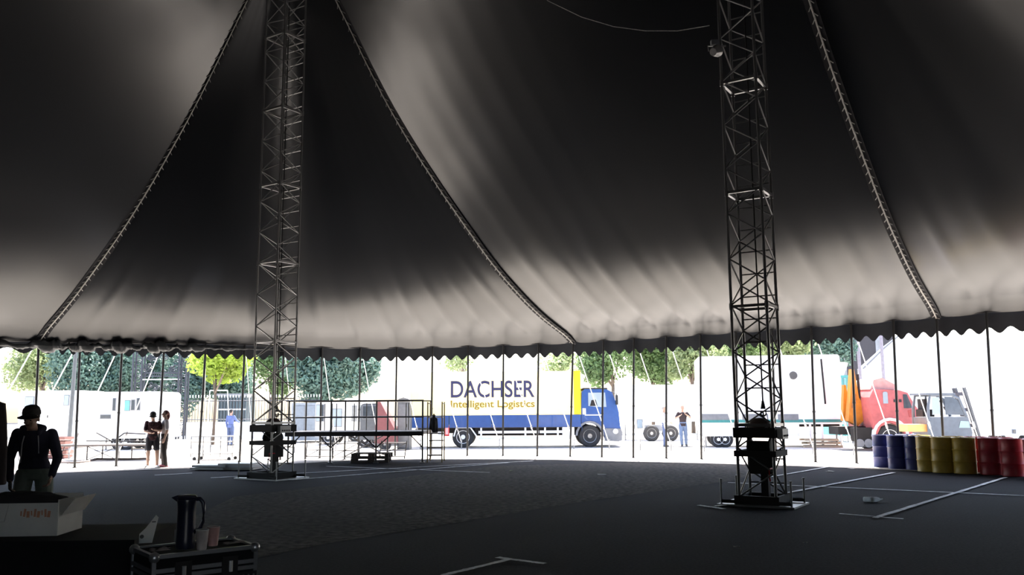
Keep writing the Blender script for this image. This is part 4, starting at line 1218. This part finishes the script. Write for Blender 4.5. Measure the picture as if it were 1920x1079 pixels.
# forklift
FY = 29.6
ft = frame_at(1785, FY)
fk = thing('forklift', 'grey forklift with glazed cab and tall mast standing behind the drums', 'forklift', (ft.x, ft.y + .6, 0))
def FX(px): return at(px, 800, FY).x - ft.x
def FZ(py): return zat(py, 1785, FY)
M_FK = mat('forklift_grey', (.10, .12, .15), .5)
def bars(pts, r, nm, m=M_FK, yy=(-.55, .55)):
    for y in yy:
        MB().tube([(FX(a), y, FZ(b)) for a, b in pts], r, 6).build(nm, m, fk)
bars([(1742, 815), (1744, 765), (1749, 741), (1790, 741), (1803, 748), (1815, 782)], .05, 'cab_frame')
bars([(1770, 741), (1768, 780)], .035, 'cab_frame')
MB().box((FX(1768), 0, FZ(739)), (FX(1800) - FX(1744), 1.2, .06)).build('roof_guard', M_FK, fk)
MB().prism([(FX(a), FZ(b)) for a, b in ((1742, 845), (1742, 783), (1818, 782), (1824, 812), (1820, 845))], -.55, .55).build('body', M_FK, fk)
MB().prism([(FX(a), FZ(b)) for a, b in ((1776, 778), (1776, 744), (1792, 745), (1801, 752), (1812, 779))], -.56, -.545).build('door_window', mat('pale_glass', (.08, .10, .13), .1), fk)
MB().prism([(FX(a), FZ(b)) for a, b in ((1751, 778), (1753, 745), (1766, 745), (1766, 778))], -.56, -.545).build('side_window', M_CLEAR, fk)
MB().prism([(FX(a), FZ(b)) for a, b in ((1799, 803), (1803, 790), (1818, 791), (1820, 803))], -.565, -.55).build('access_panel', mat('green_grey', (.25, .35, .35), .5), fk)
MB().box((FX(1752), 0, FZ(775)), (.4, .5, .25)).box((FX(1748), 0, FZ(762)), (.1, .5, .5)).build('seat', M_DKSTEEL, fk)
MB().lathe([(.16, -.012), (.185, 0), (.16, .012)], (FX(1796), 0, FZ(770)), 16, 'Z', rot=Matrix.Rotation(.8, 3, 'Y')).build('steering_wheel', M_BLACK, fk)
for px in (1752, 1808):
    for yy in (-.5, .5):
        wheel(fk, (FX(px), yy, .3), .3, .22, M_CREAM)
for y in (-.38, -.22, .22, .38):
    MB().bar((FX(1848), y, .12), (FX(1820), y, FZ(727)), .05, 4).build('mast_rail', mat('mast_grey', (.08, .085, .095), .5), fk)
for q in (0, 1, 2, 3):
    t = .15 + .25 * q
    x = FX(1848) + (FX(1820) - FX(1848)) * t
    MB().box((x, 0, .12 + (FZ(727) - .12) * t), (.08, .8, .12)).build('mast_cross', mat('mast_grey', (.08, .085, .095), .5), fk)
for y in (-.25, .25):
    MB().box((FX(1868), y, .12), (.9, .1, .04)).build('fork', M_DKSTEEL, fk)
# orange hazard board on the forklift's back
MB().box((FX(1725), 0, FZ(803)), (FX(1744) - FX(1706), .9, .25)).build('counterweight', mat('orange_paint', (.85, .38, .12), .5), fk)

wagon('white_trailer', 'white trailer wall at the right picture edge behind red drums', 'trailer', 1862, 2010, 31, 640, .6, M_WHITE, windows=((1898, 1902, 807, 812, M_GLASS),), wheels=(1930,), rounded=.1)
# building and marquee behind the crane truck
bb = thing('grey_building', 'dark grey building with a plain wall behind the crane truck', 'building', (at(1625, 800, 72).x, 74, 0))
MB().box((0, 0, 4.6), (5.5, 4, 9.2)).build('wall', mat('building_grey', (.028, .026, .032), .8), bb)
MB().box((0, 0, 9.35), (5.9, 4.4, .3)).build('roof_edge', M_GREY, bb)
for dx in (-1.6, 1.4):
    MB().box((dx, -2.02, 5.6), (.5, .05, 5)).build('pilaster', M_GREY, bb)
mq = thing('white_marquee', 'white marquee with a steep gable behind red truck and forklift', 'marquee', (at(1720, 800, 62).x, 62, 0), R_(-24))
def QX(px): return at(px, 800, 62).x - at(1720, 800, 62).x
def QZ(py): return zat(py, 1720, 62)
MB().prism([(QX(a), QZ(b)) for a, b in ((1622, 806), (1622, 690), (1668, 650), (1720, 612), (1790, 660), (1830, 690), (1830, 806))], 0, 6).build('canvas', M_WHITE, mq)
for px in (1627, 1668):
    MB().bar((QX(px), -1.2, 0), (QX(px), -1.2, QZ(615)), .12, 8).build('mast_pole', mat('lilac_white', (.22, .20, .24), .6), mq)
MB().tube([(QX(1632), -.08, QZ(690)), (QX(1674), -.02, QZ(650)), (QX(1720), -.02, QZ(612))], .06, 6).build('gable_rope', M_GREY, mq)
# ---------------------------------------------------------------- outside: stage, gate, props
M_SCAF = mat('scaffold_tube', (.04, .038, .04), .5, .4)
M_DECK = mat('deck_board', (.10, .085, .08), .7, var=.2)
SY = 27.6
sp = frame_at(670, SY)
stage = thing('scaffold_stage', 'scaffold stage with guard rails standing at the open tent edge', 'stage', (sp.x, sp.y + 1.0, 0), R_(-2))
def SX(px): return at(px, 800, SY).x - sp.x
def SZ(py): return zat(py, 670, SY)
zd = SZ(813)
x0s, x1s = SX(536), SX(797)
n = 6
for k in range(n):
    block('deck_board', ((x0s + x1s) / 2, -1.0 + (k + .5) * 2.0 / n, zd), (x1s - x0s, 2.0 / n - .015, .09), M_DECK, stage)
MB().box(((x0s + x1s) / 2, -1.02, zd - .02), (x1s - x0s, .04, .14)).box(((x0s + x1s) / 2, 1.02, zd - .02), (x1s - x0s, .04, .14)).build('edge_beam', M_SCAF, stage)
for px in (542, 622, 708, 795):
    for y in (-1.0, 1.0):
        strut('leg', (SX(px), y, .03), (SX(px), y, SZ(752)), .030, M_SCAF, stage)
        block('base_plate', (SX(px), y, .015), (.15, .15, .03), M_STEEL, stage)
for z in (SZ(752), SZ(783)):
    for y in (-1.0, 1.0):
        strut('guard_rail', (x0s, y, z), (x1s, y, z), .022, M_SCAF, stage)
for px in (580, 595, 604, 640, 650, 665, 745, 750):
    strut('rail_post', (SX(px), 1.0, zd), (SX(px), 1.0, SZ(756)), .018, M_SCAF, stage)
for a, b in ((542, 565), (622, 600), (622, 648), (708, 682), (708, 735), (795, 772)):
    strut('knee_brace', (SX(a), -1.0, zd - .45), (SX(b), -1.0, zd - .06), .020, M_SCAF, stage)
for a, b in ((622, 708), (708, 622)):
    strut('cross_brace', (SX(a), 1.0, .1), (SX(b), 1.0, zd - .06), .020, M_SCAF, stage)
# stair tower at the right end
stq = frame_at(814, SY)
stair = thing('scaffold_stair', 'scaffold stair with handrails at the right end of the stage', 'stair', (stq.x, stq.y + .6, 0))
for dx in (-.22, .24):
    for y in (-.45, .45):
        strut('post', (dx, y, 0), (dx, y, SZ(755)), .022, mat('yellow_tinted_tube', (.20, .13, .03), .5, .2), stair)  # yellow cast from the truck behind, put into the tube colour
    strut('handrail', (dx, -.45, SZ(758)), (dx, .45, SZ(758)), .02, M_SCAF, stair)
for k in range(4):
    block('tread', (.01, -.38 + .24 * k, .22 + .22 * k), (.46, .22, .035), M_DECK, stair)
for y in (-.45, .45):
    strut('cross_tube', (-.22, y, SZ(784)), (.24, y, SZ(784)), .018, M_WHITE, stair)
# jacket draped on the stair
jk = MB()
jx = SX(813) + sp.x
limb(jk, [(0, 0, .42), (0, -.02, .2), (.01, -.01, .0)], [.05, .10, .09])
limb(jk, [(-.07, 0, .33), (-.12, -.03, .05)], [.05, .04])
limb(jk, [(.07, 0, .33), (.11, -.03, -.02)], [.05, .035])
jo = thing('black_jacket', 'black jacket hanging over the scaffold stair rail', 'jacket', (jx, stq.y + .1, SZ(808)))
remeshed(jk, .014, M_DARKCLOTH, 'jacket_body', jo)
MB().tube([(-.04, 0, .44), (0, -.03, .50), (.04, 0, .44)], .02, 6).build('collar', M_DARKCLOTH, jo)
# pallets under the stage
M_PAL = mat('pallet_wood', (.10, .085, .075), .8, var=.3)
pq = frame_at(690, SY - .2)
for lvl in range(2):
    po = thing('wooden_pallet', ('lower' if lvl == 0 else 'upper') + ' dark wooden pallet of the pair under the stage', 'pallet', (pq.x + .03 * lvl, pq.y + .75, .0 + .15 * lvl), R_(2 - 3 * lvl), 'pallets under the stage')
    for k in range(5):
        block('top_slat', (0, -.4 + .2 * k, .13), (1.2, .12, .02), M_PAL, po)
    for k in range(3):
        block('bottom_slat', (0, -.4 + .4 * k, .01), (1.2, .1, .02), M_PAL, po)
        for j in range(3):
            block('spacer', (-.53 + .53 * k, -.4 + .4 * j, .07), (.12, .1, .10), M_PAL, po)
# folded scaffold frames lying under the stage
for k, (px, dy, rz) in enumerate(((650, .7, .3), (735, .9, -.2), (600, 1.2, .1))):
    q = frame_at(px, SY + dy + 1.2)
    f = thing('folded_scaffold', ('folded scaffold frame leaning under the stage ' + ('left of the pallets', 'right of the pallets', 'near its left end')[k]), 'frame', (q.x, q.y, 0), rz, 'scaffold frames under the stage')
    for s in (-1, 1):
        strut('upright', (s * .45, 0, 0), (s * .45, .25, .6), .02, M_SCAF, f)
    for t in (.15, .5, .9):
        strut('crossbar', (-.45, .25 * t, .6 * t), (.45, .25 * t, .6 * t), .016, M_SCAF, f)
    strut('diagonal', (-.45, .04, .1), (.45, .22, .54), .014, M_SCAF, f)
# portable toilet
tq = frame_at(756, 36)
pt = thing('portable_toilet', 'grey portable toilet cabin left of the truck', 'toilet', (tq.x, tq.y + .5, 0))
M_PT = mat('toilet_grey', (.10, .105, .115), .6)
MB().box((0, 0, 1.0), (.50, .95, 1.95)).build('cabin', M_PT, pt)
MB().prism([(-.27, 1.95), (-.2, 2.1), (0, 2.16), (.2, 2.1), (.27, 1.95)], -.5, .5).build('roof', mat('toilet_roof', (.14, .145, .15), .6), pt)
d = MB().box((0, -.485, 1.0), (.40, .02, 1.75)).build('door', mat('toilet_door', (.13, .135, .145), .6), pt)
MB().box((.14, -.5, 1.0), (.04, .02, .12)).build('latch', M_BLACK, d)
# red covered trailer
rq = frame_at(722, 35.6)
rc = thing('red_cover', 'sloping red tarpaulin cover between grey van and portable toilet', 'tarpaulin', (rq.x, rq.y, 0))
MB().prism([(-.42, .3), (-.38, 2.0), (-.22, 2.0), (.45, .75), (.5, .3)], 0, 1.2).build('cover', mat('red_tarp', (.16, .05, .055), .6), rc)
MB().box((0, .6, .25), (.9, 1.1, .12)).build('trailer_bed', M_GREY, rc)
wheel(rc, (0, .1, .25), .25, .16)
# low scaffold platform at the left
LY = 29.5
lq = frame_at(195, LY)
low = thing('low_platform', 'low scaffold platform behind the bending man', 'platform', (lq.x, lq.y + .6, 0))
def LX(px): return at(px, 800, LY).x - lq.x
zl_ = zat(836, 195, LY)
for k in range(3):
    block('deck_board', (0, -.4 + .4 * k, zl_), (LX(281) - LX(108), .38, .06), M_DECK, low)
for px in (112, 165, 222, 278):
    for y in (-.55, .55):
        strut('leg', (LX(px), y, 0), (LX(px), y, zl_), .024, M_SCAF, low)
for a, b in ((112, 122), (165, 222), (222, 165), (278, 272)):
    strut('brace', (LX(a), -.55, .05), (LX(b), -.55, zl_ - .03), .014, M_SCAF, low)
for k, (a, za, b, zb) in enumerate(((168, .36, 200, .05), (200, .05, 222, .34), (222, .34, 262, .30), (150, .08, 260, .05))):
    q0 = Vector((LX(a) + lq.x, lq.y + .5, zl_ + .06 + za)); q1 = Vector((LX(b) + lq.x, lq.y + .5, zl_ + .06 + zb))
    tag(MB().bar(q0, q1, .022, 8).build('scaffold_tube', M_SCAF), ORD[k] + ' loose scaffold tube from the left lying on the low platform', 'tube', 'loose tubes on the low platform')
# crates
cq = frame_at(100, 31)
for k in range(5):
    c = thing('flat_crate', ORD[k] + ' flat reddish crate from the ground in the stack beside the bending man', 'crate', (cq.x + .05 * math.sin(k * 2.3), cq.y + .4, .16 * k), R_(4 * math.sin(k * 1.3)), 'stack of flat crates')
    m_ = mat('reddish_crate', (.22, .10, .08), .7)
    MB().box((0, 0, .02), (.8, .6, .03)).build('bottom', m_, c)
    for y in (-.29, .29):
        block('side_slat', (0, y, .09), (.8, .02, .09), m_, c)
    for x in (-.39, .39):
        block('side_slat', (x, 0, .09), (.02, .58, .09), m_, c)
# trolley
vq = frame_at(398, 29.5)
tro = thing('tube_trolley', 'pale tube trolley with shelf behind the white boards', 'trolley', (vq.x, vq.y + .4, 0), R_(-4))
M_TRO = mat('zinc_tube', (.16, .16, .16), .5, .3)
for x in (-.72, -.3, .3, .72):
    for y in (-.3, .3):
        strut('post', (x, y, .12), (x, y, .80), .016, M_TRO, tro)
for z in (.22, .62, .80):
    for y in (-.3, .3):
        strut('rail', (-.72, y, z), (.72, y, z), .016, M_TRO, tro)
    for x in (-.72, .72):
        strut('rail', (x, -.3, z), (x, .3, z), .016, M_TRO, tro)
MB().box((0, 0, .23), (1.42, .58, .02)).build('shelf', M_GREY, tro)
for x in (-.6, .6):
    for y in (-.28, .28):
        MB().lathe([(.0, -.02), (.06, -.02), (.06, .02), (.0, .02)], (x, y, .06), 12, 'Y').build('castor', M_RUBBER, tro)
# grey lamp post at the left
gq = frame_at(131, 35)
gp = thing('lamp_post', 'thick grey post rising behind the second side pole', 'post', gq)
MB().bar((0, 0, 0), (.06, 0, 5.2), .085, 12, .07).build('shaft', mat('post_grey', (.09, .10, .105), .6), gp, smooth=30)
MB().box((0, 0, .15), (.3, .3, .3)).build('footing', M_GREY, gp)
MB().tube([(.06, 0, 5.2), (.3, -.2, 5.5), (.9, -.5, 5.6)], .05, 6).build('arm', M_GREY, gp)
# wrought iron gate
GY = 52.0
gq = frame_at(297, GY)
gate = thing('iron_gate', 'tall ornate wrought iron gate with scrollwork between lattice pillars', 'gate', gq)
M_IRON = mat('wrought_iron', (.035, .04, .055), .5, .3)
def GX(px): return at(px, 800, GY).x - gq.x
def GZ(py): return zat(py, 297, GY)
def scroll(c, r, s=1, turns=1.5, n=16, flip=1):
    return [(c[0] + s * r * (1 - .8 * k / n) * math.cos(flip * 2 * math.pi * turns * k / n), 0, c[1] + r * (1 - .8 * k / n) * math.sin(flip * 2 * math.pi * turns * k / n)) for k in range(n + 1)]
for a, b in ((246, 263), (333, 347)):
    for px in (a, b):
        for y in (-.2, .2):
            strut('pillar_post', (GX(px), y, 0), (GX(px), y, GZ(655)), .06, M_IRON, gate)
    z = .5
    while z < GZ(665):
        MB().tube(scroll(((GX(a) + GX(b)) / 2, z), .20, 1 if int(z * 2) % 2 else -1), .028, 5).build('pillar_scroll', M_IRON, gate)
        z += .45
    MB().lathe([(.30, 0), (.34, .1), (.2, .25), (.12, .45), (.16, .6), (.05, .9)], ((GX(a) + GX(b)) / 2, 0, GZ(655)), 12).build('pillar_finial', M_IRON, gate)
for py in (700, 706):
    MB().box(((GX(263) + GX(333)) / 2, 0, GZ(py)), (GX(333) - GX(263), .08, .07)).build('top_bar', M_IRON, gate)
MB().box(((GX(263) + GX(333)) / 2, 0, GZ(712)), (GX(333) - GX(263), .06, .06)).build('top_bar', M_WHITE, gate)
for k in range(18):
    x = GX(263) + (GX(333) - GX(263)) * (k + .5) / 18
    strut('short_bar', (x, 0, GZ(706)), (x, 0, GZ(698)), .022, M_IRON, gate)
random.seed(5)
for k in range(26):
    x = GX(266) + (GX(330) - GX(266)) * random.random()
    z0_ = GZ(698) + (GZ(655) - GZ(698)) * random.random() * (1 - abs(x - GX(298)) / abs(GX(266) - GX(298)) * .5)
    MB().tube(scroll((x, z0_), random.uniform(.14, .24), random.choice((-1, 1)), flip=random.choice((-1, 1))), .026, 5).build('overthrow_scroll', M_IRON, gate)
for side in (0, 1):
    a, b = ((264, 297), (299, 332))[side]
    lf = MB()
    for px in (a, b):
        lf.bar((GX(px), 0, .1), (GX(px), 0, GZ(714)), .035, 4)
    for z in (.15, 1.2, 2.2):
        lf.bar((GX(a), 0, z), (GX(b), 0, z), .03, 4)
    fr_ = lf.build('gate_leaf', M_IRON, gate)
    for k in range(7):
        x = GX(a) + (GX(b) - GX(a)) * (k + 1) / 8
        strut('bar', (x, 0, .15), (x, 0, 2.2), .018, M_IRON, fr_)
    for k in range(10):
        x = GX(a) + .12 + (GX(b) - GX(a) - .24) * random.random()
        MB().tube(scroll((x, random.uniform(2.35, GZ(718))), random.uniform(.12, .2), random.choice((-1, 1)), flip=random.choice((-1, 1))), .024, 5).build('leaf_scroll', M_IRON, fr_)
# railings right of the gate, on a low white wall
fq_ = frame_at(350, GY)
fen = thing('iron_railings', 'spiked railings on a low white wall right of the iron gate', 'railings', fq_)
Lf = at(600, 800, GY).x - fq_.x
MB().box((Lf / 2, .1, .5), (Lf, .3, 1.0)).build('wall', M_WHITE, fen)
for z in (1.15, 2.25):
    strut('rail', (0, .1, z), (Lf, .1, z), .03, M_IRON, fen)
nb = int(Lf / .17)
for k in range(nb):
    x = (k + .5) * Lf / nb
    strut('bar', (x, .1, 1.0), (x, .1, 2.45), .014, M_IRON, fen)
    strut('spike', (x, .1, 2.45), (x, .1, 2.6), .03, M_WHITE, fen, 4)
# dark green kiosk wall behind the railings and a swing-like white frame
kq = frame_at(434, 56)
ko = thing('garden_shed', 'low blue-grey shed behind the spiked railings', 'shed', (kq.x, kq.y, 0))
MB().box((0, 1, 1.3), (1.75, 2, 2.6)).build('wall', mat('shed_blue_grey', (.055, .085, .105), .7), ko)
MB().box((0, 1, 2.68), (1.95, 2.3, .16)).build('roof', M_GREY, ko)
MB().box((0, -.02, 1.75), (1.75, .05, .08)).build('rail', M_WHITE, ko)
for k in range(9):
    strut('bar', (-.8 + .2 * k, -.03, .3), (-.8 + .2 * k, -.03, 2.5), .02, M_DKSTEEL, ko)
wf = frame_at(424, 47)
wfo = thing('white_goal_frame', 'thin white tube frame standing beside the yellow-green tree', 'frame', wf)
strut('crossbar', (-.95, 0, 2.75), (.0, 0, 2.75), .025, M_WHITE, wfo)
strut('post', (.0, 0, 2.75), (.22, 0, 0), .025, M_WHITE, wfo)
strut('post', (-.95, 0, 2.75), (-1.0, 0, 0), .025, M_WHITE, wfo)
# kerb line and a cable on the ground outside
struct(MB().box((at(1260, 839, 37).x, gnd(1260, 839.5).y, .02), (gnd(1650, 838).x - gnd(880, 841).x, .10, .04)).build('trim_1', M_GREY))
cpts = [gnd(x, y, .03) for x, y in ((110, 868), (140, 869), (165, 866), (180, 861.5), (205, 862), (240, 862), (280, 861))]
tag(MB().tube(cpts, .05, 6).build('ground_cable', mat('brown_rubber', (.12, .09, .08), .7), None, smooth=True), 'brown cable snaking over the ground behind the bending man', 'cable')

# ---------------------------------------------------------------- trees
def leafmat(name, c, tr=.45):
    return mat(name, c, .6, var=.35, scale=1.2, transl=tr)
LM = {'teal': leafmat('leaf_teal', (.10, .175, .14), .30), 'green': leafmat('leaf_green', (.14, .22, .085)), 'yellow': leafmat('leaf_yellow', (.26, .36, .05), .55), 'pale': leafmat('leaf_pale', (.25, .31, .15), .5)}
M_BARK = mat('bark', (.13, .10, .08), .9, bump=.5, bscale=12)
def tree(name, label, px, Y, zc, rx, rz_, kind, nleaf=2600, leaf=.20, trunk=.16, group='trees outside the tent', seed=1, blobs=9, fill=.45):
    rnd = random.Random(seed * 977 + int(px))
    q = frame_at(px, Y)
    o = thing(name, label, 'tree', q, 0, group)
    tm = MB()
    tm.tube([(0, 0, -.05), (.05, .02, zc * .5), (0, 0, zc)], [trunk, trunk * .8, trunk * .5], 8)
    B = []
    for k in range(blobs):
        th, ph = rnd.uniform(0, 6.28), rnd.uniform(-.9, 1.2)
        r = rnd.uniform(.35, .72)
        B.append((Vector((rx * r * math.cos(th) * math.cos(ph), rx * r * math.sin(th) * math.cos(ph), zc + rz_ * r * math.sin(ph))), rnd.uniform(.34, .55)))
    B.append((Vector((0, 0, zc)), .65))
    tm.build('trunk', M_BARK, o, smooth=True)
    for c, r in B[:5]:
        MB().tube([(0, 0, zc * .62), c * .5 + Vector((0, 0, zc * .33)), c], [trunk * .45, trunk * .3, trunk * .12], 5).build('branch', M_BARK, o, smooth=True)
    vs, fs = [], []
    for i in range(nleaf):
        c, r = B[i % len(B)]
        v = Vector((rnd.gauss(0, 1), rnd.gauss(0, 1), rnd.gauss(0, 1))).normalized()
        rad = r * (fill + (1 - fill) * rnd.random() ** .4)
        p = c + Vector((v.x * rx * rad, v.y * rx * rad, v.z * rz_ * rad))
        n = (v + Vector((rnd.gauss(0, .6), rnd.gauss(0, .6), rnd.gauss(0, .6)))).normalized()
        a = n.orthogonal().normalized()
        b = n.cross(a)
        an = rnd.uniform(0, 6.28)
        a, b = a * math.cos(an) + b * math.sin(an), b * math.cos(an) - a * math.sin(an)
        s = leaf * rnd.uniform(.7, 1.3)
        k = len(vs)
        vs += [p - a * s, p + b * s * .5 + n * s * .12, p + a * s, p - b * s * .5 + n * s * .12]
        fs += [(k, k + 1, k + 2), (k, k + 2, k + 3)]
    m = MB(); m.v = [tuple(v) for v in vs]; m.f = fs
    m.build('foliage', LM[kind], o, fix=False)
    return o
T = [('broadleaf_tree', 'pale sunlit tree at the far left behind the white caravan', 75, 60, 5.0, 2.6, 2.6, 'pale', 2600),
     ('conifer', 'dense blue-green conifer behind the thick grey post', 135, 58, 4.6, 2.3, 3.4, 'teal', 3600),
     ('conifer', 'dense blue-green conifer left of the iron gate', 200, 60, 4.8, 2.6, 3.6, 'teal', 4200),
     ('conifer', 'dark blue-green conifer seen behind the iron gate', 268, 63, 4.2, 2.5, 3.4, 'teal', 3400),
     ('conifer', 'dark conifer hedge tree right of the gate behind the railings', 345, 60, 3.8, 2.0, 3.0, 'teal', 3000),
     ('conifer', 'dark conifer behind the blue-grey shed', 430, 62, 4.0, 2.5, 3.0, 'teal', 3600),
     ('young_tree', 'young yellow-green tree with a thin pale trunk left of the farther mast', 400, 43, 4.0, 2.25, 1.15, 'yellow', 2600),
     ('broadleaf_tree', 'green tree behind the farther mast', 505, 58, 4.6, 2.2, 2.6, 'green', 2800),
     ('broadleaf_tree', 'dense blue-green tree above the pale grey container', 580, 55, 4.3, 2.3, 2.9, 'teal', 4000),
     ('broadleaf_tree', 'dense blue-green tree above the caravans behind the stage', 655, 56, 4.3, 2.3, 2.8, 'teal', 4000),
     ('broadleaf_tree', 'sparse pale tree above the left half of the truck', 868, 68, 5.6, 1.9, 1.6, 'pale', 500),
     ('broadleaf_tree', 'sparse pale tree above the truck front', 1050, 66, 5.3, 1.9, 1.5, 'pale', 650),
     ('broadleaf_tree', 'bright green tree above the blue truck cab', 1150, 58, 5.0, 2.4, 2.6, 'green', 3400),
     ('broadleaf_tree', 'deep green tree above the long white trailer', 1225, 60, 5.0, 2.3, 2.6, 'green', 3600),
     ('broadleaf_tree', 'pale sunlit tree above the left end of the show trailer', 1300, 57, 5.1, 2.2, 2.4, 'pale', 2600),
     ('broadleaf_tree', 'green tree seen through the nearer mast above the show trailer', 1395, 60, 5.6, 2.4, 2.4, 'green', 3200),
     ('broadleaf_tree', 'pale green tree above the show trailer roof', 1480, 58, 5.8, 2.0, 2.0, 'pale', 1800),
     ('broadleaf_tree', 'dark green tree right above the show trailer end', 1550, 60, 5.8, 2.2, 2.4, 'teal', 3400)]
for i, (nm, lab, px, Y, zc, rx, rz_, kd, nl) in enumerate(T):
    tree(nm, lab, px, Y, zc, rx, rz_, kd, int(nl * 2.3), seed=i + 1, trunk=.09 if nm == 'young_tree' else .16, leaf=.12 if nm == 'young_tree' else .14, blobs=12 if kd == 'teal' else 9, fill=.3)
